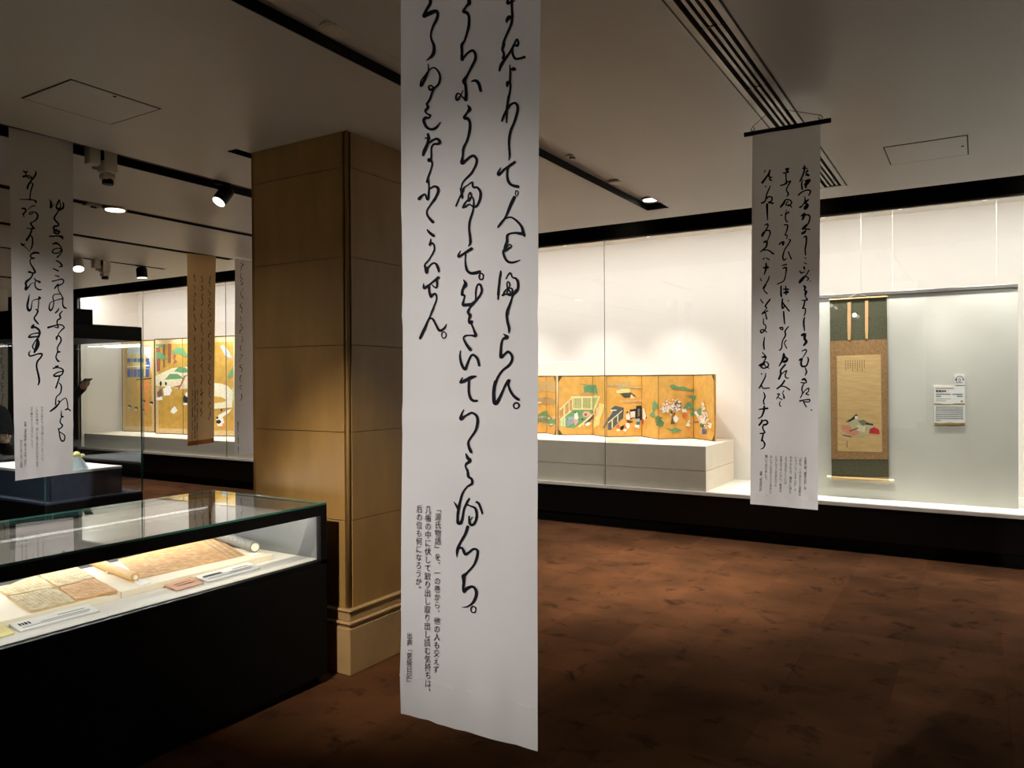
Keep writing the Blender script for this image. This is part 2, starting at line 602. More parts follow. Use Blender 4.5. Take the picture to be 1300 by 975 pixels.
for a, b in zip(xjs[:-1], xjs[1:]):
    g_ = MB().box(a + .002, b - .002, YG, YG + .012, ZS, ZT)
    # narrow edge faces get the green edge material
    g_.mi = [1 if k in (3, 5) else 0 for k in range(6)]
    mk('glass_pane', g_, [M['glass'], M['alu']], sh)
# LED bars behind the header
nb = 8
for k in range(nb):
    xa = XE + (XR - XE) * k / nb
    xb = XE + (XR - XE) * (k + 1) / nb
    bar = mk('led_bar', bx(xa + .05, xb - .05, YG + .055, YG + .155, 3.20, 3.25), 'alu', sh)
    lamp('led_light', 'AREA', ((xa + xb) / 2, YG + .105, 3.19), ((xa + xb) / 2, YG + .45, 2.2), P_WALLCASE, CASEW, sh,
         shape='RECTANGLE', size=(xb - xa - .1), size_y=0.10)

# plinth box for the small folding screens
XPB = -2.36
ZPB = 0.92
pb = thing('display_plinth', (-4.6, 8.1, ZS), 'long pale plinth box carrying the small gold folding screens', 'plinth')
mk('plinth_base', bx(-7.4, XPB, YG + .03, 8.66, ZS, 0.665), 'boxgrey', pb)
mk('plinth_top', bx(-7.4, XPB, YG + .03, 8.66, 0.668, ZPB), 'boxgrey', pb, bevel=.003)
ZPL = 0.70
pl = thing('display_plinth', (-11.5, 8.1, ZS), 'low white plinth under the tall folding screen near the left end', 'plinth')
mk('plinth_top', bx(XE + .12, -8.6, YG + .03, 8.66, ZS, ZPL), 'boxgrey', pl, bevel=.003)

# ------------------------------------------------------------------ folding screens


def clip_x(poly, xa, xb):
    def cl(pts, xv, keep_right):
        out = []
        for i in range(len(pts)):
            p, q = pts[i], pts[(i + 1) % len(pts)]
            pin = (p[0] >= xv) if keep_right else (p[0] <= xv)
            qin = (q[0] >= xv) if keep_right else (q[0] <= xv)
            if pin: out.append(p)
            if pin != qin:
                t = (xv - p[0]) / (q[0] - p[0])
                out.append((xv, p[1] + t * (q[1] - p[1])))
        return out
    poly = cl(poly, xa, True)
    return cl(poly, xb, False) if poly else poly


def disc(cx, cy, rx, ry=None, n=9):
    ry = ry or rx
    return [(cx + rx * math.cos(2 * math.pi * k / n), cy + ry * math.sin(2 * math.pi * k / n)) for k in range(n)]


def screen(name, label, group, folds, z0, h, shapes, face, brocade=False):
    """folds: list of (X, Y) fold points left to right; shapes: [(colour, pixel polygon)]"""
    cx = sum(f[0] for f in folds) / len(folds)
    root = thing(name, (cx, sum(f[1] for f in folds) / len(folds), z0), label, 'folding screen', group)
    th = .018
    for i in range(len(folds) - 1):
        A = Vector((folds[i][0], folds[i][1], z0)); B = Vector((folds[i + 1][0], folds[i + 1][1], z0))
        u = (B - A).normalized()
        n = Vector((u.y, -u.x, 0))
        if n.y > 0: n = -n
        L = (B - A).length

        def pt(a, b, c):
            return A + u * a + Vector((0, 0, b)) + n * c
        g = .002
        m_ = MB().hexa([pt(g, 0, 0), pt(L - g, 0, 0), pt(L - g, 0, -th), pt(g, 0, -th)],
                       [pt(g, h, 0), pt(L - g, h, 0), pt(L - g, h, -th), pt(g, h, -th)])
        panel = mk('screen_panel', m_, face, root)
        fw = .007 if not brocade else .014
        first, last = i == 0, i == len(folds) - 2
        fm = MB()

        def strip(a0, a1, b0, b1, c, mbx, mi=0):
            mbx.hexa([pt(a0, b0, 0), pt(a1, b0, 0), pt(a1, b0, c), pt(a0, b0, c)],
                     [pt(a0, b1, 0), pt(a1, b1, 0), pt(a1, b1, c), pt(a0, b1, c)], mi)
        strip(g, L - g, 0, fw, .004, fm); strip(g, L - g, h - fw, h, .004, fm)
        if first or brocade and i == 0: strip(g, fw, fw, h - fw, .004, fm)
        else: strip(g, .0035, fw, h - fw, .002, fm)
        if last: strip(L - fw, L - g, fw, h - fw, .004, fm)
        else: strip(L - .0035, L - g, fw, h - fw, .002, fm)
        mk('frame', fm, 'lacquer', panel)
        if brocade:
            w = .085
            ss = [(fw, L - fw, fw, fw + w), (fw, L - fw, h - fw - w, h - fw)]
            if first: ss.append((fw, fw + w * .8, fw + w, h - fw - w))
            if last: ss.append((L - fw - w * .8, L - fw, fw + w, h - fw - w))
            for a_ in ss:
                bm_ = MB(); strip(*a_, .0015, bm_)
                mk('brocade_border', bm_, 'brocade', panel)
        else:
            s_ = .05
            if first:
                for zz, dz in ((fw, 1), (h - fw, -1)):
                    cm = MB(); cm.face([pt(fw, zz, .0042), pt(fw + s_, zz, .0042), pt(fw, zz + dz * s_ * 1.4, .0042)])
                    mk('corner_fitting', cm, 'brocadegreen', panel)
            if last:
                for zz, dz in ((fw, 1), (h - fw, -1)):
                    cm = MB(); cm.face([pt(L - fw, zz, .0042), pt(L - fw - s_, zz, .0042), pt(L - fw, zz + dz * s_ * 1.4, .0042)])
                    mk('corner_fitting', cm, 'brocadegreen', panel)
        # painting
        xa = proj(pt(.004, h * .5, 0))[0]; xb = proj(pt(L - .004, h * .5, 0))[0]
        pm = MB(); cols = []
        for k, (c, poly) in enumerate(shapes):
            q = clip_x(poly, xa, xb)
            if len(q) < 3: continue
            if c not in cols: cols.append(c)
            pts = []
            for (x, y) in q:
                w_ = PP(x, y, A, n)
                zl = min(max(w_.z - z0, fw + .002), h - fw - .002)
                pts.append(Vector((w_.x, w_.y, z0 + zl)) + n * (.0006 + .00004 * k))
            pm.face(pts, cols.index(c))
        if pm.v:
            mk('painting', pm, [paint(c) for c in cols], panel, recalc=False)
    return root


def Z(ox, oy, s, shapes):
    return [(c, [(ox + x * s, oy + y * s) for x, y in p]) for c, p in shapes]


GREEN, CREAM, DKG, WHITE, TAN, GREYB, BLK, MIST = (104, 152, 104), (240, 222, 160), (74, 72, 66), (244, 236, 224), (200, 150, 90), (150, 160, 166), (34, 30, 28), (246, 218, 140)
PINK, ORG, TEAL, BLUE, HAZE = (226, 170, 150), (226, 110, 50), (50, 110, 110), (66, 90, 150), (196, 164, 104)
z6 = [(GREEN, [(590, 250), (650, 230), (750, 230), (765, 300), (770, 350), (720, 340), (640, 320), (600, 330)]),
      (GREEN, [(550, 212), (640, 228), (640, 240), (560, 226)]),
      (TAN, [(530, 350), (600, 325), (740, 330), (730, 360), (640, 368), (560, 372)]),
      (GREEN, [(460, 530), (710, 530), (725, 570), (570, 700), (480, 765), (380, 760), (330, 650), (400, 590)]),
      ((206, 204, 140), [(460, 390), (700, 390), (700, 535), (460, 535)]),
      ((170, 190, 120), [(700, 390), (775, 390), (715, 535), (700, 535)])]
for k in range(12):
    if k % 6 == 5: continue
    x = 472 + k * 19
    z6.append(((110, 128, 78), [(x, 395), (x + 7, 395), (x + 7, 525), (x, 525)]))
z6 += [(CREAM, [(440, 372), (800, 368), (800, 388), (440, 395)]), (CREAM, [(570, 385), (586, 385), (586, 532), (570, 532)]),
       (CREAM, [(455, 390), (470, 390), (470, 535), (455, 535)]), (CREAM, [(688, 388), (702, 388), (702, 532), (688, 532)]),
       (CREAM, [(455, 522), (712, 522), (712, 538), (455, 538)]), (CREAM, [(780, 375), (802, 375), (722, 570), (704, 555)]),
       ((190, 140, 84), [(300, 560), (345, 500), (345, 600), (300, 640)]), ((196, 150, 96), [(365, 480), (445, 405), (445, 530), (365, 600)]),
       (CREAM, [(296, 528), (450, 380), (455, 396), (300, 548)]), (CREAM, [(346, 490), (362, 475), (362, 640), (346, 650)]), (CREAM, [(410, 430), (420, 420), (420, 560), (410, 570)]),
       ((178, 200, 150), [(300, 650), (375, 640), (375, 745), (300, 745)]), (CREAM, [(300, 655), (440, 545), (450, 555), (300, 670)]),
       (CREAM, [(322, 650), (332, 650), (332, 742), (322, 742)]), (CREAM, [(352, 650), (362, 650), (362, 742), (352, 742)]),
       (GREYB, [(400, 640), (470, 610), (500, 680), (440, 720), (390, 745), (390, 690)]),
       (WHITE, [(480, 585), (515, 570), (530, 640), (505, 680), (480, 650)]), (PINK, [(478, 650), (525, 660), (530, 690), (490, 735), (480, 700)]), (BLK, disc(492, 572, 10)),
       (PINK, [(575, 590), (600, 555), (660, 560), (685, 600), (640, 630), (590, 625)]), ((150, 96, 70), disc(620, 598, 18)), (BLK, disc(578, 655, 12)),
       (DKG, [(590, 690), (725, 575), (715, 640), (600, 750)]), (CREAM, [(520, 748), (722, 568), (732, 586), (548, 758)]), (WHITE, [(610, 715), (650, 690), (690, 700), (660, 735), (620, 740)]), (CREAM, [(594, 680), (605, 672), (605, 758), (594, 758)]),
       (MIST, [(790, 455), (855, 475), (835, 560), (795, 660), (790, 720), (715, 765), (730, 640), (775, 560)]), ((226, 200, 170), [(755, 520), (790, 500), (790, 580), (755, 610)]),
       ((108, 108, 112), [(830, 765), (852, 720), (900, 640), (900, 700), (855, 765)]),
       # third panel
       (HAZE, [(890, 215), (1170, 190), (1170, 250), (890, 250)]), (GREYB, disc(1055, 270, 30)), ((186, 160, 120), disc(1055, 270, 18)), (MIST, [(1000, 300), (1170, 250), (1170, 335), (1000, 335)]),
       (DKG, [(1040, 332), (1175, 340), (1175, 385), (1100, 388)]),
       ((82, 88, 92), [(895, 705), (895, 640), (960, 540), (925, 528), (985, 488), (1090, 515), (1082, 640), (930, 788), (895, 788)]),
       ((214, 176, 110), [(905, 590), (940, 545), (955, 560), (905, 640)]), (WHITE, [(925, 540), (1000, 536), (1000, 548), (925, 552)]),
       (CREAM, [(895, 692), (1086, 530), (1086, 546), (895, 708)]), (CREAM, [(940, 672), (955, 660), (955, 760), (940, 770)]), (CREAM, [(1010, 612), (1022, 602), (1022, 690), (1010, 700)]),
       (WHITE, [(1115, 600), (1150, 580), (1175, 620), (1160, 670), (1120, 650)]), (BLK, disc(1132, 568, 10)),
       ((200, 110, 70), disc(1020, 745, 24)), (WHITE, disc(1020, 790, 22, 15)), (BLK, disc(1065, 765, 22, 26)), ((200, 110, 70), disc(1105, 740, 22)), (WHITE, disc(1135, 730, 24, 34)), (WHITE, disc(1105, 790, 22, 16)),
       ((130, 60, 44), disc(1150, 680, 26, 16)),
       # neighbouring screen on the left
       (HAZE, [(10, 230), (130, 180), (265, 200), (265, 330), (130, 300), (10, 330)]), ((176, 146, 92), [(10, 400), (130, 380), (265, 420), (265, 470), (10, 470)]), ((244, 214, 190), [(10, 445), (60, 440), (75, 452), (10, 465)]),
       ((120, 136, 84), [(10, 610), (110, 550), (150, 600), (245, 660), (250, 715), (190, 750), (130, 690), (10, 690)]), (GREEN, disc(120, 580, 34, 26)), (GREEN, disc(210, 690, 40, 30))]
rnd = random.Random(3)
for k in range(36):
    z6.append((rnd.choice([WHITE, (196, 110, 84), (150, 150, 150), (120, 140, 90)]), disc(rnd.uniform(12, 230), rnd.uniform(625, 720), rnd.uniform(5, 11), n=6)))
z7 = [(HAZE, [(0, 215), (240, 230), (240, 262), (0, 262)]), (DKG, [(0, 315), (100, 308), (165, 356), (110, 352), (95, 360), (0, 356)]), (CREAM, [(95, 345), (110, 330), (150, 380), (95, 385)]),
      ((214, 170, 110), [(0, 400), (235, 380), (235, 420), (0, 430)]), (DKG, [(0, 485), (15, 490), (8, 620), (0, 620)]),
      (BLK, [(88, 512), (160, 500), (165, 465), (222, 463), (236, 540), (236, 620), (185, 660), (150, 605), (90, 625)]), ((226, 214, 196), [(92, 535), (150, 530), (150, 598), (96, 610)]), ((120, 112, 96), [(180, 500), (205, 500), (205, 580), (180, 600)]),
      (WHITE, [(45, 570), (65, 560), (85, 600), (75, 630), (50, 625)]), (BLK, disc(58, 540, 9)), (WHITE, [(245, 500), (260, 490), (285, 590), (270, 640), (248, 620)]), ((190, 84, 50), [(235, 620), (255, 620), (250, 690), (235, 690)]), (BLK, disc(288, 605, 9)),
      (TEAL, [(165, 655), (205, 645), (205, 700), (165, 700)]), (WHITE, [(145, 690), (200, 690), (200, 730), (145, 715)]), ((190, 190, 186), [(160, 620), (200, 615), (210, 650), (160, 655)]),
      (WHITE, disc(62, 700, 26, 36)), ((210, 120, 90), disc(35, 720, 16)), (WHITE, disc(30, 750, 20, 14)), (BLK, disc(8, 715, 10, 22)), ((110, 54, 40), disc(80, 655, 30, 14)), (BLK, disc(110, 655, 16, 8)),
      (GREEN, [(362, 430), (385, 400), (420, 450), (424, 492), (392, 500), (375, 525), (390, 590), (362, 602), (325, 575), (350, 545), (370, 540), (358, 500)]),
      ((84, 130, 86), [(390, 600), (420, 585), (480, 610), (450, 620), (492, 665), (480, 705), (440, 715), (405, 695), (395, 650)]),
      (GREEN, [(550, 222), (600, 213), (660, 245), (720, 238), (800, 275), (850, 262), (850, 292), (760, 285), (690, 275), (600, 270)]),
      ((96, 150, 110), [(745, 350), (880, 345), (850, 400), (800, 430), (830, 380)]), (GREEN, [(715, 490), (770, 420), (845, 455), (845, 505), (760, 500)]), (GREEN, [(800, 545), (850, 515), (870, 560), (840, 590), (805, 580)]),
      ((112, 110, 96), [(590, 470), (640, 400), (700, 440), (690, 500), (620, 520)]),
      ((84, 74, 50), [(560, 520), (590, 530), (585, 600), (575, 560)]), ((92, 80, 40), [(580, 610), (605, 560), (615, 680), (568, 682)]),
      (WHITE, [(595, 600), (630, 575), (665, 620), (640, 665), (605, 650)]), (BLK, disc(610, 560, 11)), (ORG, [(705, 570), (765, 560), (765, 590), (730, 618), (705, 590)]), (BLK, disc(748, 524, 11)), (WHITE, [(700, 500), (760, 520), (760, 545), (700, 540)]),
      (WHITE, [(745, 700), (770, 650), (800, 690), (790, 712)]), (WHITE, [(775, 640), (790, 625), (795, 660), (775, 665)]),
      (GREEN, [(510, 725), (570, 745), (630, 725), (705, 758), (660, 768), (585, 788), (570, 765)]),
      (GREEN, [(860, 545), (925, 485), (980, 560), (920, 580)]), (DKG, [(850, 655), (905, 652), (905, 664), (850, 664)]),
      (WHITE, [(850, 540), (880, 530), (915, 590), (930, 640), (890, 600)]), ((240, 200, 180), [(890, 590), (960, 570), (970, 700), (930, 700)])]
for k in range(70):
    z7.append((rnd.choice([WHITE, WHITE, (236, 206, 196)]), disc(590 + rnd.gauss(0, 62), 470 + rnd.gauss(0, 34) + 0.0, rnd.uniform(6, 13), n=6)))
for k in range(26):
    z7.append((WHITE, disc(rnd.uniform(470, 540), rnd.uniform(480, 545), rnd.uniform(6, 12), n=6)))
for k in range(110):
    a = rnd.uniform(0, 1)
    z7.append((rnd.choice([WHITE, (246, 232, 206), (214, 184, 130)]), disc(960 + 120 * a * rnd.uniform(-.3, 1), 430 + 310 * a, rnd.uniform(6, 14), n=6)))
z7 += [((60, 130, 70), disc(945, 695, 16, 28)), (WHITE, disc(970, 640, 16, 30)), (BLUE, [(955, 740), (985, 735), (998, 795), (955, 800)]), (BLK, disc(972, 688, 8))]
SMALL = Z(680, 465, .10256, z6) + Z(790, 465, .10771, z7)
fl = [(-4.45, 8.34), (-4.08, 8.55), (-3.77, 8.32), (-3.43, 8.57), (-3.115, 8.28), (-2.80, 8.57), (-2.466, 8.27)]
fl = []
for x, y in ((708.5, 552.5), (753, 552.3), (770.3, 555), (815, 554.3), (836, 557.8), (880.6, 556.6), (907.6, 560.6)):
    p = P(x, y, 'z', ZPB)
    fl.append((p.x, p.y))
screen('folding_screen', 'small gold six-panel folding screen with painted pavilion and blossoms, right-hand one', 'small gold folding screens', fl, ZPB, .735, SMALL, 'gold')
pA = P(707, 552.5, 'z', ZPB); pB = P(694, 550.0, 'z', ZPB)
dx = 0.33
fl2 = [(pB.x - dx * k, (pB.y if k % 2 == 0 else pA.y)) for k in range(4, -1, -1)] + [(pA.x - .012, pA.y)]
screen('folding_screen', 'small gold folding screen left of its pair, mostly hidden by the large white banner', 'small gold folding screens', fl2, ZPB, .735, SMALL, 'gold')

# tall screen at the far left
z3 = [((196, 196, 190), [(70, 260), (120, 240), (270, 245), (285, 330), (275, 480), (250, 420), (230, 330), (180, 300), (70, 300)]),
      ((214, 190, 130), [(70, 300), (180, 300), (230, 340), (240, 460), (200, 470), (70, 340)])]
for x0, x1 in ((70, 95), (100, 112), (118, 145), (150, 172), (178, 200), (212, 240)):
    z3.append((BLUE if x0 != 178 else TEAL, [(x0, 335), (x1, 335), (x1, 365), (x0, 365)]))
    z3.append((BLUE if x0 != 178 else TEAL, [(x0, 420), (x1, 415), (x1, 480), (x0, 480)]))
z3 += [((70, 100, 160), [(215, 370), (245, 360), (245, 410), (215, 415)]), ((236, 226, 190), [(70, 395), (240, 385), (240, 395), (70, 405)]),
       (BLK, [(142, 496), (285, 484), (285, 492), (142, 504)]), ((232, 140, 80), [(212, 500), (236, 500), (232, 755), (214, 755)]), ((232, 140, 80), [(140, 546), (282, 530), (282, 544), (140, 560)]),
       ((232, 140, 80), [(170, 504), (180, 504), (176, 640), (170, 640)])]
for x, y in ((88, 706), (140, 720), (190, 735), (195, 665), (258, 680)):
    z3 += [(BLK, disc(x, y, 15, 12)), ((200, 190, 170), disc(x - 4, y + 10, 12, 8))]
z3 += [((150, 92, 66), [(385, 222), (412, 222), (408, 370), (385, 370)]), ((140, 88, 60), [(345, 225), (365, 225), (362, 405), (348, 405)]), ((150, 92, 66), [(292, 250), (325, 250), (325, 430), (300, 440)]),
       ((230, 214, 178), [(290, 470), (420, 410), (545, 398), (560, 570), (480, 572), (400, 560), (290, 545)]),
       (GREEN, [(290, 225), (350, 225), (350, 250), (290, 240)]), (GREEN, [(292, 290), (330, 285), (390, 345), (300, 335)]), (GREEN, [(420, 280), (460, 245), (510, 260), (520, 290), (548, 310), (545, 330), (500, 315), (470, 300), (420, 300)]),
       ((160, 96, 66), [(430, 300), (450, 310), (440, 340), (460, 360), (425, 385), (435, 350), (425, 330)]),
       (GREEN, [(432, 435), (470, 400), (520, 405), (552, 440), (500, 448)]), (GREEN, [(360, 500), (400, 455), (460, 455), (510, 490), (440, 495)]),
       ((170, 100, 66), [(545, 460), (520, 480), (490, 545), (470, 580), (465, 560), (410, 560), (480, 540), (510, 470)]),
       (WHITE, [(350, 570), (390, 545), (420, 580), (400, 620), (355, 625)]), (BLK, disc(330, 530, 9, 20)), (BLK, disc(370, 530, 8, 14)), ((120, 90, 80), [(300, 600), (335, 565), (345, 620), (310, 640)]), (WHITE, [(292, 640), (340, 630), (345, 655), (300, 662)]),
       (WHITE, [(405, 750), (415, 725), (440, 703), (462, 740), (430, 765)]), (BLK, disc(525, 650, 22, 34)), (WHITE, disc(535, 615, 16, 20)), (WHITE, disc(520, 688, 20, 10)),
       ((178, 182, 178), [(790, 240), (815, 232), (860, 280), (885, 340), (830, 320)]), (GREEN, [(845, 480), (875, 420), (890, 400), (890, 470), (860, 492)]), ((190, 210, 160), [(880, 560), (893, 560), (893, 660), (880, 660)]),
       ((238, 226, 196), [(740, 525), (800, 530), (850, 550), (885, 585), (885, 715), (740, 727)]), ((206, 158, 66), [(740, 628), (800, 635), (838, 655), (820, 672), (740, 682)]),
       (WHITE, [(760, 800), (780, 770), (850, 735), (880, 725), (860, 755), (810, 790), (830, 860), (770, 860)]), (BLK, disc(778, 825, 20, 16)), ((226, 140, 90), disc(820, 850, 16)), (BLK, disc(800, 735, 8)), ((80, 70, 60), disc(768, 795, 10))]
TALL = Z(150, 400, .1641, z3)
# screen feet found from the pixels where it meets the plinth top
a0 = P(155.5, 547.4, 'z', ZPL); a1 = P(197, 549.0, 'z', ZPL)
b0 = P(197.2, 550.6, 'z', ZPL); b3 = P(298.5, 555, 'z', ZPL)
screen('folding_screen', 'rear leaf of the tall painted screen showing blue blinds and an orange gate', 'tall painted screens', [(a0.x, a0.y), (a1.x, a1.y)], ZPL, 1.665, TALL, 'gold2', True)
n3 = 3
fl3 = []
for k in range(n3 + 1):
    t = k / n3
    fl3.append((b0.x + (b3.x - b0.x) * t, b0.y + (b3.y - b0.y) * t + (0.05 if k % 2 else 0)))
screen('folding_screen', 'tall painted folding screen with green pines behind the tan banner', 'tall painted screens', fl3, ZPL, 1.66, TALL, 'gold2', True)

# ------------------------------------------------------------------ hanging scroll, linen panel, labels
YP = 7.93
tr_, br_ = P(1290, 362, 'y', YP), P(1293, 645, 'y', YP)
xl_ = P(1030, 500, 'y', YP).x
pan = thing('linen_backdrop', ((xl_ + br_.x) / 2, YP, ZS), 'grey linen display panel standing inside the showcase behind the hanging scroll', 'display panel')
mk('panel_board', bx(xl_, br_.x, YP, YP + .05, ZS, tr_.z - .02), 'linen', pan)
mk('panel_rail', bx(xl_, br_.x, YP - .012, YP + .05, tr_.z - .02, tr_.z + .012), 'alu', pan, bevel=.003)
for k, xw in enumerate((1093, 1133, 1265)):
    a = P(xw, 300, 'y', YP + .02)
    mk('hanging_wire', MB().tube([(a.x, YP + .02, tr_.z), (a.x, YP + .02, 3.28)], .0022, 6), 'whitemetal', pan)

YS = 7.915


def zz(x, y): return (1040 + x * .2564, 370 + y * .2564)


def quad(mbx, pts, axis, val, mi=0, d=0.0):
    """pixel quad on a plane facing the camera, d metres in front of it"""
    o = {'y': Vector((0, -d, 0)), 'x': Vector((d, 0, 0)), 'z': Vector((0, 0, d))}[axis]
    mbx.face([P(x, y, axis, val) + o for x, y in pts], mi)


sc0 = P(*zz(200, 900), 'y', YS)
hs = thing('hanging_scroll', (sc0.x, YS, P(*zz(60, 918), 'y', YS).z), 'hanging scroll with a seated court lady, mounted in green and tan brocade', 'hanging scroll')


def slab(name, pts, m_, d0, d1, parent):
    c = [P(*zz(*p), 'y', YS) for p in pts]
    f = [v + Vector((0, -d1, 0)) for v in c]
    b = [v + Vector((0, -d0, 0)) for v in c]
    return mk(name, MB().hexa(b, f), m_, parent)


slab('mounting', [(52, 45), (335, 30), (345, 920), (62, 918)], 'brocadegreen', 0, .003, hs)
slab('brocade_border', [(53, 246), (337, 236), (342, 832), (60, 830)], 'brocadetan', .003, .0042, hs)
pt_ = slab('painting', [(88, 319), (305, 312), (312, 796), (92, 790)], 'silk', .0042, .005, hs)
for x0, x1, y0, y1, y2 in ((140, 158, 55, 195, 240), (227, 243, 48, 190, 235)):
    rb = slab('hanging_ribbon', [(x0, y0), (x1, y0 - 2), (x1, y1), (x0, y1)], 'futai', .003, .008, hs)
    slab('ribbon_tip', [(x0, y1), (x1, y1), (x1 - 2, y2), (x0 + 2, y2)], 'rollbrown', .003, .008, rb)
ra, rb_ = P(*zz(50, 920), 'y', YS - .012), P(*zz(358, 932), 'y', YS - .012)
rb_.z = ra.z
mk('roller', MB().tube([ra, rb_], .013, 12), 'silk', hs, smooth=True)
for p in (ra, rb_):
    mk('roller_knob', MB().tube([p + Vector((-.02, 0, 0)), p + Vector((.02, 0, 0))], .016, 12), 'ivory', hs)
ta, tb = P(*zz(50, 42), 'y', YS - .006), P(*zz(338, 28), 'y', YS - .006)
tb.z = ta.z
mk('top_rod', MB().tube([ta, tb], .007, 8), 'silk', hs)
mk('hanging_cord', MB().tube([ta.lerp(tb, .3), ta.lerp(tb, .5) + Vector((0, 0, .05)), ta.lerp(tb, .7)], .003, 6), 'whitemetal', hs)
fig = [((196, 186, 140), [(104, 692), (112, 668), (140, 648), (175, 625), (205, 630), (245, 648), (270, 662), (262, 700), (205, 716), (160, 722), (120, 708)]),
       ((214, 142, 104), [(108, 662), (150, 660), (165, 684), (200, 690), (196, 708), (160, 718), (112, 690)]), ((120, 120, 84), [(190, 640), (220, 635), (250, 655), (215, 665)]), ((230, 214, 170), [(186, 660), (230, 668), (225, 695), (190, 690)]),
       (BLK, [(132, 646), (160, 628), (184, 606), (192, 614), (180, 630), (150, 646)]), ((240, 220, 196), disc(184, 624, 8, 9)), (BLK, [(230, 650), (268, 655), (268, 662), (235, 660)]),
       ((196, 40, 44), [(252, 680), (272, 672), (296, 682), (301, 706), (246, 702)]), (BLK, [(120, 708), (160, 718), (158, 722), (118, 711)]), (BLK, [(150, 690), (196, 672), (198, 675), (152, 694)])]
pm = MB(); cs = []
for k, (c, poly) in enumerate(fig):
    if c not in cs: cs.append(c)
    quad(pm, [zz(*p) for p in poly], 'y', YS, cs.index(c), .0054 + k * .00005)
for k in range(9):
    x = 132 + k * 11.5
    for j in range(5):
        y = 340 + j * 11 + (k % 2) * 2
        if j == 4 and k not in (0, 3, 5, 7): continue
        quad(pm, [zz(x - 1.2, y), zz(x + 1.5, y), zz(x + 1.0, y + 8), zz(x - 1.5, y + 7)], 'y', YS, cs.index(BLK), .0054)
for j in range(3):
    quad(pm, [zz(137, 740 + j * 12), zz(140, 740 + j * 12), zz(140, 749 + j * 12), zz(137, 749 + j * 12)], 'y', YS, cs.index(BLK), .0054)
mk('painted_figure', pm, [paint(c) for c in cs], pt_, recalc=False)

# ------------------------------------------------------------------ lettering tools
_gc = {}


def glyph_raw(ch):
    cu = bpy.data.curves.new('g', 'FONT')
    cu.body = ch
    cu.size = 1.0
    cu.resolution_u = 2
    ob = bpy.data.objects.new('g', cu)
    COL.objects.link(ob)
    dg = bpy.context.evaluated_depsgraph_get()
    dg.update()
    me = ob.evaluated_get(dg).to_mesh()
    vs = [(v.co.x, v.co.y) for v in me.vertices]
    fs = [tuple(p.vertices) for p in me.polygons]
    ob.evaluated_get(dg).to_mesh_clear()
    bpy.data.objects.remove(ob)
    bpy.data.curves.remove(cu)
    return vs, fs


_rv, _rf = glyph_raw('国')
_gx0 = min(v[0] for v in _rv); _gx1 = max(v[0] for v in _rv); _gy0 = min(v[1] for v in _rv); _gy1 = max(v[1] for v in _rv)
EM = (_gx1 - _gx0) / 0.86
ECX, ECY = (_gx0 + _gx1) / 2, (_gy0 + _gy1) / 2


def glyph(ch):
    """vertices in em units about the em-box centre"""
    if ch not in _gc:
        vs, fs = glyph_raw(ch)
        dx = dy = 0.0
        if ch in '、。': dx, dy = 0.55, 0.55
        elif ch in 'っゃゅょ': dx, dy = 0.08, 0.06
        _gc[ch] = ([((x - ECX) / EM + dx, (y - ECY) / EM + dy) for x, y in vs], fs)
    return _gc[ch]


def text_column(s, p0, p1, ew, eh=None):
    """characters spread from pixel p0 (first centre) to p1 (last centre); returns pixel verts and faces"""
    V, Fc = [], []
    n = len(s)
    for i, ch in enumerate(s):
        if ch in ' 　': continue
        t = i / max(1, n - 1)
        cx = p0[0] + (p1[0] - p0[0]) * t
        cy = p0[1] + (p1[1] - p0[1]) * t
        pitch = abs(p1[1] - p0[1]) / max(1, n - 1)
        h = eh or pitch * 1.0
        vs, fs = glyph(ch)
        o = len(V)
        V += [(cx + x * ew, cy - y * h) for x, y in vs]
        Fc += [tuple(o + k for k in f) for f in fs]
    return V, Fc


def catmull(pts, sub=5):
    out = []
    n = len(pts)
    for i in range(n - 1):
        p0 = pts[max(i - 1, 0)]; p1 = pts[i]; p2 = pts[i + 1]; p3 = pts[min(i + 2, n - 1)]
        for k in range(sub):
            t = k / sub
            q = []
            for c in range(3):
                a, b, cc, d = p0[c], p1[c], p2[c], p3[c]
                q.append(.5 * (2 * b + (cc - a) * t + (2 * a - 5 * b + 4 * cc - d) * t * t + (3 * b - a - 3 * cc + d) * t ** 3))
            out.append(q)
    out.append(list(pts[-1]))
    return out


def stroke(flat, ox, oy, sc, wk=1.0):
    """brush stroke given as x, y, width triples in enlarged-crop units -> pixel verts and faces"""
    pts = [(ox + flat[i] / sc, oy + flat[i + 1] / sc, flat[i + 2] / sc * wk) for i in range(0, len(flat), 3)]
    if len(pts) == 1:
        x, y, w = pts[0]
        return [(a, b) for a, b in disc(x, y, w * .6, w * .6, 8)], [tuple(range(8))]
    q = catmull(pts)
    V, Fc = [], []
    for i, (x, y, w) in enumerate(q):
        a = q[max(i - 1, 0)]; b = q[min(i + 1, len(q) - 1)]
        tx, ty = b[0] - a[0], b[1] - a[1]
        l = math.hypot(tx, ty) or 1
        nx, ny = -ty / l, tx / l
        w = max(w, .25) * .5
        V += [(x + nx * w, y + ny * w), (x - nx * w, y - ny * w)]
    for i in range(len(q) - 1):
        Fc.append((2 * i, 2 * i + 1, 2 * i + 3, 2 * i + 2))
    # rounded ends and joints
    for (x, y, w) in [q[0], q[-1]]:
        o = len(V)
        V += disc(x, y, max(w, .25) * .5, None, 8)
        Fc.append(tuple(range(o, o + 8)))
    for (x, y, w) in pts[1:-1]:
        o = len(V)
        V += disc(x, y, w * .48, None, 8)
        Fc.append(tuple(range(o, o + 8)))
    return V, Fc


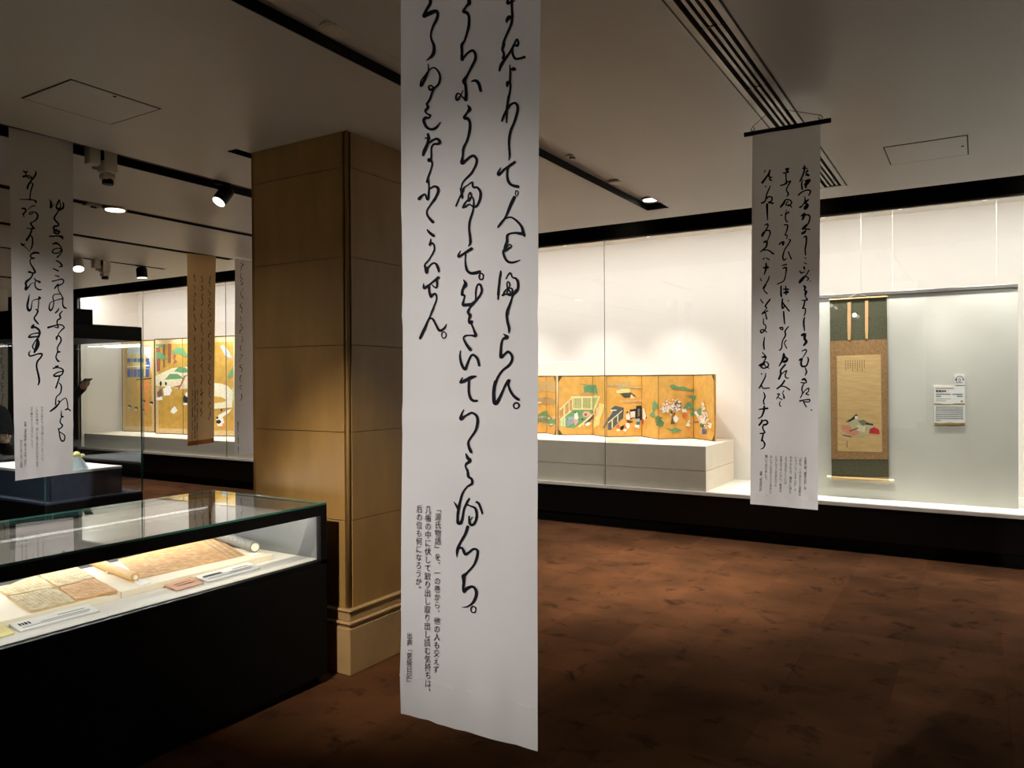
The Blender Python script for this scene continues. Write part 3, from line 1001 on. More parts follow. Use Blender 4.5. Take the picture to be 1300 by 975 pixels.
def circle(cx, cy, rx, ry, w, ox, oy, sc):
    V, Fc = [], []
    n = 20
    for k in range(n):
        a = 2 * math.pi * k / n
        for s in (.5, -.5):
            V.append((ox + (cx + (rx + s * w) * math.cos(a)) / sc, oy + (cy + (ry + s * w) * math.sin(a)) / sc))
    for k in range(n):
        j = (k + 1) % n
        Fc.append((2 * k, 2 * k + 1, 2 * j + 1, 2 * j))
    return V, Fc


class Banner:
    """a hanging cloth on the plane axis = val; pixel corners TL, TR, BR, BL"""

    def __init__(s, axis, val, corners, label, cloth='banner', waves=(), creases=(), hem=.045, hem_amp=.006, group=None, hemmat=None, side=0.0):
        s.axis, s.val, s.side = axis, val, side
        c = [P(x, y, axis, val) for x, y in corners]
        s.c = c
        s.nrm = Vector((0, -1, 0)) if axis == 'y' else Vector((1, 0, 0))
        s.waves, s.creases, s.hem, s.hem_amp = waves, creases, hem, hem_amp
        s.h = ((c[0] - c[3]).length + (c[1] - c[2]).length) / 2
        mid = (c[2] + c[3]) / 2
        s.root = thing('hanging_banner', mid, label, 'banner', group)
        nu, nv = 14, 90
        mb_ = MB()
        for j in range(nv + 1):
            for i in range(nu + 1):
                u, v = i / nu, j / nv
                p = c[0].lerp(c[1], u).lerp(c[3].lerp(c[2], u), v)
                mb_.v.append(p + s.nrm * s.disp(u, v))
        hv = nv - max(2, int(nv * hem / s.h))
        for j in range(nv):
            for i in range(nu):
                a = j * (nu + 1) + i
                mb_.f.append((a, a + nu + 1, a + nu + 2, a + 1))
                mb_.mi.append(1 if (hemmat and j >= hv) else 0)
        s.cloth = mk('cloth', mb_, [M[cloth]] + ([M[hemmat]] if hemmat else []), s.root, smooth=True, recalc=False)
        hz = s.h - hem
        sm = MB()
        for i in range(nu):
            q = []
            for (u, vv) in ((i / nu, hz / s.h), ((i + 1) / nu, hz / s.h), ((i + 1) / nu, (hz + .003) / s.h), (i / nu, (hz + .003) / s.h)):
                p = c[0].lerp(c[1], u).lerp(c[3].lerp(c[2], u), vv)
                q.append(p + s.nrm * (s.disp(u, vv) + .0008))
            sm.face(q)
        mk('hem_seam', sm, M[hemmat or cloth], s.root, recalc=False)

    def disp(s, u, v):
        d = 0.0
        for (a, fu, fv, ph) in s.waves:
            d += a * math.sin(2 * math.pi * (fu * u + fv * v) + ph)
        y = v * s.h
        for (yc, w, a) in s.creases:
            t = abs(y - yc) / w
            if t < 1: d += a * (1 - t)
        t = (y - (s.h - s.hem)) / s.hem
        if t > -1.2:
            k = max(0.0, 1 - abs(t)) if t < 0 else 1 - .5 * min(t, 1)
            d += s.hem_amp * k * (.55 * math.sin(19 * u + 1) + .45 * math.sin(41 * u + 2.2))
        return d

    def uv(s, p):
        # invert the (nearly rectangular) bilinear patch by iteration
        u = v = .5
        c = s.c
        ax = (c[1] - c[0]); ay = (c[3] - c[0])
        for _ in range(4):
            q = c[0].lerp(c[1], u).lerp(c[3].lerp(c[2], u), v)
            e_ = p - q
            u += e_.dot(ax) / ax.length_squared
            v += e_.dot(ay) / ay.length_squared
        return u, v

    def write(s, name, parts, m_, off=.0014):
        mb_ = MB()
        for V, Fc in parts:
            o = len(mb_.v)
            for (x, y) in V:
                p = P(x, y, s.axis, s.val)
                u, v = s.uv(p)
                mb_.v.append(p + s.nrm * (s.disp(u, v) + off))
            for f in Fc:
                mb_.f.append(tuple(o + k for k in f))
                mb_.mi.append(0)
        return mk(name, mb_, m_, s.root, recalc=False)


def strokes(lst, ox, oys, sc, wk=1.0):
    """lst: (region index, flat) items"""
    return [stroke(f, ox, oys[r], sc, wk) if len(f) != 5 or True else None for r, f in lst]


# ---- the large banner in the middle
BM = Banner('y', 1.27, [(508.5, -330), (687.5, -400), (681.5, 955), (510.5, 905)],
            'large white banner with bold black cursive writing hanging close in front of the pillar',
            waves=((.003, .5, 1.2, .3), (.0015, 1.0, 2.5, 1.0)), creases=((1.20, .03, .0035), (1.42, .03, .003), (0.98, .04, .002)), hem=.085, hem_amp=.006)
OY = [0, 120, 240, 360, 480, 600, 720]
S1 = [  # right column
    (0, [965, 0, 24, 965, 25, 26, 1000, 10, 20, 1035, 0, 8]), (0, [1000, -20, 20, 1002, 80, 20, 1005, 150, 24, 978, 155, 40, 955, 185, 24, 960, 202, 10]),
    (0, [1005, 160, 22, 995, 220, 22, 960, 300, 20, 930, 370, 20, 925, 410, 28, 915, 450, 22, 930, 490, 22, 922, 530, 24]),
    (0, [888, 642, 18, 905, 590, 28, 945, 530, 24, 990, 470, 22, 1025, 400, 18, 1050, 355, 16, 1065, 390, 20, 1055, 415, 22, 1030, 410, 18, 1010, 440, 18, 1010, 490, 20, 1040, 535, 22, 1090, 530, 20, 1122, 522, 26]),
    (0, [985, 595, 8, 990, 650, 18, 988, 730, 20, 985, 760, 22, 968, 755, 36, 962, 785, 22]), (0, [995, 635, 10, 1020, 630, 36, 1035, 632, 24]),
    (0, [995, 770, 18, 990, 830, 20, 975, 910, 20, 965, 975, 18]),
    (1, [975, 10, 18, 965, 80, 18, 960, 150, 22, 960, 255, 14]),
    (1, [915, 240, 18, 930, 200, 22, 965, 130, 22, 1000, 90, 20, 1040, 78, 22, 1062, 110, 24, 1058, 170, 24, 1030, 260, 22, 1000, 330, 24, 985, 420, 22, 988, 500, 20, 992, 560, 18, 985, 605, 8]),
    (1, [910, 670, 6, 885, 715, 18, 892, 735, 24, 940, 690, 20, 1000, 650, 24, 1042, 622, 22]), (1, [978, 670, 18, 970, 740, 20, 985, 800, 24, 1020, 835, 24, 1075, 848, 28]),
    (2, [1045, 80, 28, 1010, 150, 26, 960, 260, 18, 920, 310, 22, 890, 350, 16]),
    (2, [940, 285, 12, 980, 265, 14, 1020, 265, 16, 1070, 300, 20, 1110, 350, 22, 1125, 410, 26, 1135, 435, 16]),
    (2, [1135, 420, 22, 1100, 412, 26, 1050, 405, 18, 1000, 412, 16, 975, 430, 20, 975, 480, 24, 960, 530, 28, 955, 568, 22, 985, 550, 20, 1015, 530, 12, 1000, 510, 10, 965, 545, 14, 940, 575, 20, 955, 630, 22, 985, 668, 22, 1030, 675, 18, 1095, 655, 8]),
    (2, [918, 755, 14, 910, 810, 18, 900, 900, 20, 895, 970, 22]), (3, [898, 60, 22, 895, 145, 16]),
    (2, [965, 825, 8, 985, 790, 12, 1005, 770, 12, 1025, 810, 14, 1060, 825, 20, 1078, 870, 22, 1070, 930, 20, 1030, 975, 16]),
    (3, [940, 110, 18, 955, 75, 16, 985, 45, 12, 1020, 50, 14, 1025, 95, 16, 1000, 110, 14, 975, 95, 12, 985, 60, 12, 1000, 20, 10, 992, -15, 10, 975, -5, 10, 980, 40, 12, 1010, 90, 14, 960, 100, 14, 935, 108, 18]),
    (3, [1060, 60, 18, 1030, 110, 16, 1010, 180, 20, 985, 260, 24, 982, 340, 22, 995, 410, 24, 993, 450, 12]),
    (3, [942, 462, 6, 975, 490, 32, 940, 510, 20, 925, 550, 20, 918, 620, 22, 920, 675, 28, 950, 650, 20, 985, 625, 22, 1015, 655, 22, 1020, 700, 22, 990, 750, 22, 930, 800, 18, 890, 860, 20, 865, 930, 22, 857, 990, 22]),
    (4, [866, 30, 20, 855, 80, 22, 852, 140, 26, 858, 220, 32, 880, 225, 30, 920, 150, 22, 960, 60, 18, 990, 20, 26, 985, 60, 18, 1005, 120, 22, 1040, 170, 24, 1075, 195, 26]),
]
S2 = [  # middle column
    (0, [605, -25, 26, 620, 25, 34, 590, 60, 18, 568, 105, 28, 595, 115, 28, 615, 150, 24, 615, 220, 26, 600, 290, 22, 575, 370, 20, 550, 410, 26, 550, 470, 24, 550, 545, 26, 565, 525, 20, 600, 485, 20, 645, 460, 24, 668, 490, 24, 668, 540, 24, 640, 600, 22, 600, 680, 20, 568, 740, 36, 580, 780, 26, 585, 860, 28, 580, 912, 28]),
    (0, [580, 910, 26, 550, 885, 14, 530, 860, 12, 505, 855, 14, 492, 890, 16, 503, 915, 18, 530, 880, 14, 558, 825, 8]), (0, [635, 742, 14, 672, 735, 26, 700, 765, 30, 715, 825, 26]),
    (1, [597, 92, 8, 615, 130, 34, 590, 165, 18, 568, 208, 30, 600, 220, 28, 618, 260, 24, 612, 340, 24, 590, 420, 20, 558, 490, 24, 552, 560, 20, 545, 622, 34, 575, 605, 24, 620, 568, 22, 655, 560, 24, 680, 595, 22, 670, 650, 20, 630, 720, 20, 570, 780, 16, 545, 820, 14, 540, 880, 16, 548, 930, 22]),
    (2, [535, -5, 20, 550, 60, 22, 552, 82, 14]), (2, [495, 155, 14, 520, 90, 14, 555, 20, 18, 565, -15, 16, 600, -40, 12, 640, -65, 16, 650, -20, 18, 690, -15, 20, 722, 30, 24, 718, 100, 24, 690, 155, 18, 660, 165, 16]),
    (2, [560, 168, 20, 585, 120, 16, 640, 75, 14, 660, 110, 14, 655, 160, 16, 620, 140, 12, 580, 165, 16]), (2, [610, 110, 12, 608, 60, 12, 625, 30, 14, 635, 70, 12, 620, 112, 10]),
    (2, [660, 160, 14, 650, 210, 18, 622, 290, 20, 615, 360, 20, 625, 440, 22, 628, 490, 24, 612, 522, 10]),
    (2, [535, 565, 6, 515, 600, 14, 520, 620, 20, 570, 590, 20, 640, 548, 28]), (2, [585, 600, 12, 582, 660, 14, 595, 735, 22, 630, 770, 24, 680, 770, 28, 718, 758, 24]),
    (2, [568, 832, 8, 590, 875, 30, 560, 920, 20, 556, 970, 24]), (3, [580, 5, 20, 562, 50, 20, 555, 100, 22, 580, 110, 18, 575, 150, 18, 570, 195, 26, 620, 195, 28, 660, 185, 28, 720, 120, 20, 742, 60, 20, 722, 8, 18, 695, 25, 14, 685, 80, 14, 685, 150, 16, 660, 190, 24, 635, 225, 16, 622, 260, 22, 640, 295, 26, 628, 335, 20, 635, 360, 28, 655, 350, 22, 640, 345, 14]),
    (3, [650, 375, 14, 672, 430, 18, 688, 480, 26, 640, 475, 14, 590, 480, 16, 575, 505, 16, 600, 555, 24, 638, 605, 30]),
    (3, [545, 618, 8, 543, 680, 18, 560, 745, 22, 590, 785, 26, 610, 740, 20, 640, 670, 18, 668, 655, 20, 705, 690, 24, 720, 750, 20]),
    (3, [565, 862, 8, 550, 905, 22, 600, 885, 28, 650, 860, 30, 690, 850, 14]), (4, [628, 20, 20, 625, 120, 20, 640, 180, 24, 665, 205, 24, 700, 208, 20]),
    (4, [580, 290, 10, 562, 335, 18, 558, 375, 24, 600, 345, 20, 655, 318, 20, 700, 345, 22, 712, 400, 22, 690, 480, 20, 640, 550, 18, 620, 590, 18, 630, 640, 24, 645, 675, 26]),
    (4, [598, 690, 8, 615, 730, 28, 635, 755, 28, 600, 785, 18, 595, 810, 14, 612, 850, 18, 620, 900, 22, 650, 925, 22, 652, 965, 20, 610, 991, 15]),
    (5, [610, 125, 14, 570, 180, 16, 545, 260, 20, 530, 330, 24, 522, 400, 22, 525, 455, 28, 548, 460, 26, 565, 410, 20, 580, 330, 18, 610, 265, 18, 628, 235, 14]), (5, [488, 265, 6, 525, 322, 26]),
    (5, [605, 290, 14, 640, 305, 16, 680, 325, 20, 695, 380, 22, 685, 440, 22, 655, 478, 22, 630, 460, 24, 625, 400, 14]), (5, [640, 430, 10, 655, 405, 6]), (5, [690, 268, 16, 715, 285, 20, 745, 370, 18]),
    (5, [612, 495, 28, 590, 560, 24, 550, 630, 22, 520, 700, 26, 512, 770, 6]), (5, [535, 690, 16, 562, 690, 20, 590, 745, 26, 620, 730, 20, 660, 700, 20, 695, 705, 20, 700, 750, 22, 670, 840, 20, 610, 910, 18, 572, 945, 34]),
    (6, [572, 80, 34, 575, 140, 24, 570, 190, 22, 578, 225, 22, 600, 195, 28, 650, 175, 22, 682, 200, 24, 690, 250, 26, 660, 320, 22, 610, 358, 14, 560, 366, 6]),
]
S3 = [  # left column
    (0, [262, -25, 26, 268, 30, 28, 240, 80, 24, 208, 152, 30, 250, 130, 36, 315, 105, 30, 335, 130, 26, 325, 180, 26, 290, 250, 20, 272, 320, 16, 280, 370, 20, 300, 420, 26, 298, 480, 28, 275, 520, 22, 235, 555, 10]),
    (0, [247, 590, 8, 250, 640, 14, 235, 690, 20, 200, 760, 22, 180, 790, 20, 183, 745, 14, 215, 700, 14, 255, 645, 12, 300, 622, 14, 340, 660, 18, 353, 710, 20, 340, 770, 20, 300, 808, 18, 265, 825, 20, 250, 800, 16, 270, 785, 14, 295, 810, 16, 280, 850, 18, 260, 910, 18, 232, 955, 20]),
    (1, [232, 92, 18, 243, 118, 24, 218, 150, 18, 235, 178, 14, 262, 190, 18, 250, 212, 16, 220, 215, 26, 203, 240, 24, 225, 295, 24, 265, 318, 22, 310, 305, 20, 350, 255, 10]),
    (1, [240, 362, 20, 245, 400, 24, 235, 450, 24, 205, 520, 28, 192, 560, 12]), (1, [215, 400, 10, 255, 395, 14]),
    (1, [235, 455, 16, 280, 420, 18, 320, 405, 22, 345, 430, 28, 330, 450, 24, 290, 455, 16, 270, 490, 14, 268, 560, 14, 262, 598, 18]), (1, [250, 600, 32]),
    (1, [265, 600, 18, 275, 640, 16, 258, 700, 14, 235, 765, 18, 230, 800, 24]), (1, [240, 780, 14, 245, 840, 14, 243, 900, 16, 238, 960, 20, 222, 945, 14, 212, 912, 12, 180, 930, 20, 160, 955, 30]),
    (1, [250, 865, 12, 290, 840, 18, 325, 855, 26, 325, 900, 22, 290, 975, 18]), (2, [320, 50, 20, 265, 140, 16, 230, 195, 14, 230, 235, 16, 255, 275, 24, 278, 300, 28]), (1, [296, 962, 18, 262, 1010, 17]),
    (2, [225, 370, 10, 245, 395, 22, 282, 425, 28]), (2, [258, 455, 8, 255, 485, 16, 248, 510, 20, 270, 490, 14, 290, 520, 16, 285, 570, 16, 245, 640, 14, 205, 690, 16, 210, 720, 24, 220, 765, 26, 230, 725, 18, 265, 685, 14, 300, 680, 18, 325, 720, 26, 332, 755, 16]),
    (2, [192, 865, 8, 198, 905, 26, 240, 880, 18, 290, 840, 18, 328, 812, 28]), (2, [312, 830, 20, 318, 870, 20, 308, 905, 16, 272, 880, 10]), (2, [240, 880, 20, 245, 940, 22, 262, 985, 26]),
    (3, [262, 118, 26, 280, 100, 20, 305, 95, 18, 315, 140, 16, 295, 210, 16, 265, 290, 14, 235, 345, 16, 195, 430, 26, 162, 500, 22]), (3, [235, 345, 12, 255, 322, 14, 285, 325, 18, 315, 385, 20, 345, 430, 24, 385, 415, 20, 412, 375, 8]),
]
SCM = 7.222
BM.write('calligraphy_column', strokes(S1, 510, OY, SCM, 1.08) + [circle(1066, 908, 13, 24, 8, 510, 120, SCM), circle(1057, 252, 25, 26, 14, 510, 480, SCM)], 'ink')
BM.write('calligraphy_column', strokes(S2, 510, OY, SCM, 1.08) + [circle(735, 803, 20, 29, 12, 510, 240, SCM), circle(663, 385, 23, 29, 12, 510, 720, SCM)], 'ink')
BM.write('calligraphy_column', strokes(S3, 510, OY, SCM, 1.08) + [circle(387, 472, 22, 29, 10, 510, 360, SCM)], 'ink')
for s_, a, b, w in (('﹁源氏物語﹂を、一の巻から、他の人も交えず', (557.8, 646), (555.0, 849), 8.0),
                    ('几帳の中に伏して取り出し取り出し読む気持ちは、', (545.3, 647), (542.6, 879), 8.0),
                    ('后の位も何になろうか。', (534.0, 646), (532.6, 748), 7.6),
                    ('出典﹃更級日記﹄', (521.4, 806.5), (520.9, 866), 7.0)):
    BM.write('printed_text', [text_column(s_, a, b, w)], 'ink', off=.0016)

# ---- right banner on its rod
BR = Banner('y', 4.05, [(955.5, 171), (1041.5, 157.5), (1038.5, 647.5), (952.5, 640)],
            'white banner with three cursive columns hung from a black rod near the hanging scroll',
            waves=((.004, .6, .5, .4), (.002, 1.2, 1.5, 0)), hem=.055, hem_amp=.005)
OR = [200, 285, 370, 450, 530]
SCR = 10.83
R1 = [(0, [825, 115, 20, 830, 150, 26, 800, 145, 14]), (0, [800, 148, 12, 870, 150, 12]), (0, [830, 150, 22, 810, 230, 20, 765, 325, 18]), (0, [870, 180, 24, 850, 215, 16, 885, 245, 24, 840, 240, 12]), (0, [800, 300, 10, 788, 360, 18, 795, 435, 22]),
      (0, [835, 320, 14, 900, 310, 26, 850, 380, 26, 845, 410, 24, 850, 330, 20, 880, 340, 16, 830, 370, 20]), (0, [745, 515, 20, 800, 470, 16, 870, 445, 18, 910, 465, 20, 885, 520, 14]), (0, [830, 540, 10, 835, 600, 20, 800, 660, 16, 765, 685, 22]),
      (0, [880, 580, 18, 840, 620, 26, 875, 660, 24, 835, 705, 30, 830, 680, 20, 870, 640, 20]), (0, [790, 800, 22, 830, 775, 28, 800, 850, 24]), (0, [840, 790, 16, 885, 790, 20, 900, 830, 18, 880, 900, 18, 830, 970, 16]),
      (1, [850, 0, 14, 800, 60, 22, 830, 60, 14, 895, 65, 18]), (1, [850, 65, 12, 830, 110, 18, 790, 125, 20, 830, 90, 14]), (1, [820, 175, 14, 850, 165, 22, 850, 250, 20, 835, 340, 18, 840, 420, 14]), (1, [838, 462, 16]), (1, [820, 525, 10, 848, 538, 14]),
      (1, [820, 590, 26, 825, 620, 12]), (1, [762, 640, 14, 780, 665, 18, 830, 650, 10]), (1, [885, 630, 16, 850, 690, 14, 790, 770, 20, 755, 800, 20, 770, 760, 16, 830, 710, 14, 880, 740, 16, 860, 770, 12]), (1, [905, 775, 12]),
      (1, [820, 845, 24, 835, 870, 26, 820, 900, 14, 850, 920, 26, 835, 975, 14]), (2, [840, 0, 24, 830, 50, 12, 850, 90, 16, 860, 115, 20, 785, 122, 10]), (2, [830, 130, 18, 815, 200, 20, 800, 230, 18, 835, 235, 16, 835, 290, 16, 820, 330, 14]),
      (2, [825, 360, 16, 815, 420, 22, 825, 540, 12]), (2, [790, 600, 30, 830, 590, 34, 825, 650, 30, 850, 690, 34, 815, 740, 22]), (2, [790, 820, 12, 840, 800, 16, 850, 830, 14, 800, 910, 10]),
      (3, [760, 75, 24, 790, 60, 20, 780, 110, 22, 790, 160, 24, 850, 155, 20, 880, 80, 18, 870, 40, 14]), (3, [830, 0, 8, 790, 60, 10]), (3, [835, 180, 10, 855, 240, 20, 835, 285, 12]), (3, [790, 350, 16, 825, 340, 30, 850, 370, 18, 845, 390, 14, 775, 385, 14]),
      (3, [820, 395, 12, 790, 470, 16, 800, 530, 14, 770, 595, 12]), (3, [800, 540, 12, 840, 490, 12, 885, 465, 16, 880, 510, 12, 845, 540, 14, 885, 555, 14]), (3, [765, 640, 22, 830, 625, 14, 895, 620, 18, 890, 650, 14, 820, 650, 14]), (3, [810, 645, 14, 835, 690, 14, 855, 720, 14]), (3, [924, 765, 16])]
R2 = [(0, [570, 160, 20, 605, 155, 26, 580, 180, 20, 605, 200, 20, 530, 215, 14]), (0, [570, 215, 18, 575, 300, 16, 580, 345, 26, 550, 370, 18, 500, 385, 16]), (0, [590, 340, 12, 635, 325, 18, 600, 390, 16, 580, 450, 16, 605, 500, 20, 585, 535, 12]),
      (0, [500, 680, 22, 540, 630, 26, 570, 580, 16, 625, 585, 16, 650, 620, 18, 620, 660, 16, 570, 650, 14, 600, 600, 12]), (0, [600, 640, 12, 650, 680, 16]), (0, [510, 794, 18]), (0, [580, 720, 8, 565, 800, 16, 570, 860, 16, 590, 885, 18]), (0, [565, 790, 10, 610, 750, 20, 585, 770, 10]),
      (1, [550, 5, 14, 595, 10, 18, 590, 60, 18, 575, 110, 14, 560, 145, 14, 590, 150, 14, 580, 195, 12]), (1, [478, 275, 16, 510, 250, 20, 540, 245, 26, 530, 280, 24]), (1, [610, 210, 12, 635, 215, 16, 600, 280, 16, 555, 350, 16, 530, 440, 18, 545, 490, 18, 580, 465, 10]), (1, [605, 375, 14, 645, 475, 16]),
      (1, [515, 565, 10, 580, 550, 18]), (1, [530, 605, 14, 575, 595, 22, 570, 680, 14, 555, 750, 16, 530, 785, 14, 455, 820, 14]), (1, [505, 850, 18, 505, 975, 22]), (1, [540, 890, 16, 605, 890, 20]), (1, [570, 850, 14, 575, 960, 20]), (1, [560, 930, 20, 600, 920, 20]),
      (2, [505, 0, 20, 510, 70, 20]), (2, [545, 20, 20, 600, 15, 18]), (2, [525, 100, 16, 520, 180, 20, 525, 235, 18, 550, 200, 14, 530, 150, 14]), (2, [530, 155, 14, 570, 210, 18, 615, 268, 18]), (2, [605, 128, 14]), (2, [540, 275, 16, 545, 340, 20, 555, 445, 14]),
      (2, [490, 500, 20, 525, 495, 16, 525, 530, 14, 490, 510, 12]), (2, [605, 485, 14, 560, 545, 18, 565, 605, 18, 525, 680, 14, 510, 780, 16, 480, 810, 14]), (2, [575, 670, 14, 550, 710, 12, 580, 780, 14]), (2, [540, 855, 20, 550, 900, 24, 510, 975, 22]),
      (3, [540, 0, 24, 520, 80, 22, 480, 155, 16]), (3, [550, 30, 22, 590, 60, 22, 575, 95, 24, 540, 105, 22, 575, 70, 14]), (3, [560, 140, 22, 500, 215, 22, 500, 270, 24, 475, 335, 26]), (3, [500, 280, 14, 550, 235, 14, 580, 225, 16, 560, 280, 16, 570, 320, 16, 605, 325, 12]),
      (3, [550, 360, 22, 510, 420, 22, 450, 470, 20]), (3, [490, 435, 12, 560, 445, 16, 620, 485, 18]), (3, [540, 500, 12, 525, 530, 10, 540, 570, 16, 545, 600, 22]), (3, [450, 545, 12, 480, 545, 14, 440, 610, 12]), (3, [460, 590, 10, 515, 620, 12]), (3, [490, 650, 12, 480, 690, 12, 500, 715, 12])]
R3 = [(0, [290, 180, 12, 280, 210, 10]), (0, [355, 180, 20, 330, 240, 20, 250, 350, 26]), (0, [350, 215, 12, 345, 270, 20, 378, 275, 16]), (0, [350, 300, 22, 378, 320, 14]), (0, [296, 401, 16]), (0, [360, 395, 10, 340, 440, 16, 310, 510, 16, 290, 600, 18, 240, 630, 20]),
      (0, [310, 560, 24, 340, 540, 16, 380, 550, 18, 375, 600, 18, 330, 620, 14, 395, 630, 22]), (0, [315, 645, 26, 315, 700, 26, 320, 860, 12]), (0, [285, 930, 14, 320, 915, 18, 325, 950, 16, 290, 1010, 16, 248, 1080, 24]),
      (1, [248, 160, 24, 250, 130, 16, 290, 90, 14, 345, 85, 18, 355, 130, 16, 320, 220, 12]), (1, [270, 245, 20, 310, 235, 24, 300, 310, 20, 225, 375, 14]), (1, [260, 355, 14, 330, 355, 16, 400, 405, 20]), (1, [262, 480, 14, 275, 460, 12]), (1, [300, 460, 12, 345, 485, 14]),
      (1, [300, 535, 18, 300, 600, 24, 275, 690, 12]), (1, [265, 595, 18, 325, 590, 26]), (1, [220, 740, 10, 235, 775, 14]), (1, [345, 715, 14, 320, 780, 16, 255, 880, 14]), (1, [300, 830, 14, 270, 900, 14, 315, 950, 16]),
      (2, [222, 110, 12, 258, 160, 14]), (2, [355, 110, 18, 290, 200, 20, 310, 230, 12, 250, 300, 14]), (2, [325, 265, 14, 245, 310, 16]), (2, [290, 290, 14, 310, 380, 16]), (2, [265, 375, 10, 265, 440, 14, 295, 470, 14, 290, 520, 16, 240, 570, 18, 225, 540, 16, 260, 525, 14, 310, 560, 12]),
      (2, [280, 630, 10, 268, 720, 20, 275, 795, 16]), (2, [250, 840, 12, 300, 900, 16, 245, 905, 14]), (3, [245, 35, 12, 300, 30, 18, 265, 110, 16, 210, 150, 24, 270, 130, 26, 230, 160, 22, 270, 190, 16, 330, 160, 18, 320, 110, 14, 280, 110, 12, 290, 160, 14, 340, 190, 12]), (3, [238, 268, 16]),
      (3, [295, 260, 10, 285, 320, 16, 210, 460, 20]), (3, [240, 430, 14, 265, 465, 16, 345, 460, 14]), (3, [268, 520, 10, 285, 580, 18, 265, 640, 16, 275, 685, 16]), (3, [205, 755, 14, 320, 740, 22]), (3, [275, 715, 22, 270, 770, 24, 240, 850, 18, 195, 878, 12]),
      (4, [240, 35, 18, 240, 60, 24, 205, 105, 22]), (4, [250, 45, 16, 300, 40, 20, 320, 75, 20, 290, 100, 24, 265, 100, 18, 255, 150, 16, 280, 210, 18, 215, 220, 14]), (4, [260, 225, 18, 240, 320, 22]), (4, [250, 310, 14, 280, 360, 18, 265, 415, 14, 225, 435, 8])]
for r in (R1, R2, R3):
    BR.write('calligraphy_column', strokes(r, 945, OR, SCR, 1.2), 'ink')
for (s_, x, y0, y1) in (('左衛門督（藤原公任）が', 760, 215, 585), ('﹁失礼。このあたりに若紫は', 695, 205, 660), ('いらっしゃいませんか﹂と', 637, 205, 600), ('のぞかれる。源氏に似た', 575, 205, 630), ('ような方もここには', 513, 205, 515),
                        ('お見えでないのに、若紫が', 452, 200, 620), ('どうしてこのあたりに', 392, 200, 548), ('おいでになるというのかと', 328, 195, 630), ('聞いておりました。', 270, 190, 485), ('出典﹃紫式部日記﹄', 205, 385, 630)):
    BR.write('printed_text', [text_column(s_, (945 + x / 9.752, 560 + y0 / 9.752), (945 + (x - 6) / 9.752, 560 + y1 / 9.752), 3.4)], 'inkgrey')
ra, rb_ = P(945, 169.5, 'y', 4.05), P(1055, 154.5, 'y', 4.05)
rb_.z = ra.z = (ra.z + rb_.z) / 2
mk('rod', MB().tube([ra, rb_], .012, 12), 'black', BR.root, smooth=True)
for t in (.1, .885):
    p = ra.lerp(rb_, t)
    q = Vector((-.88 + (.04 if t > .5 else -.04), 4.05, ZC))
    mk('hook', MB().tube([p + Vector((0, 0, .008)), p + Vector((.010, 0, .022)), p + Vector((0, 0, .036)), p + Vector((-.010, 0, .022)), p + Vector((0, 0, .008))], .0025, 6), 'black', BR.root)
    mk('hanging_string', MB().tube([p + Vector((0, 0, .034)), q], .0015, 6), 'black', BR.root)

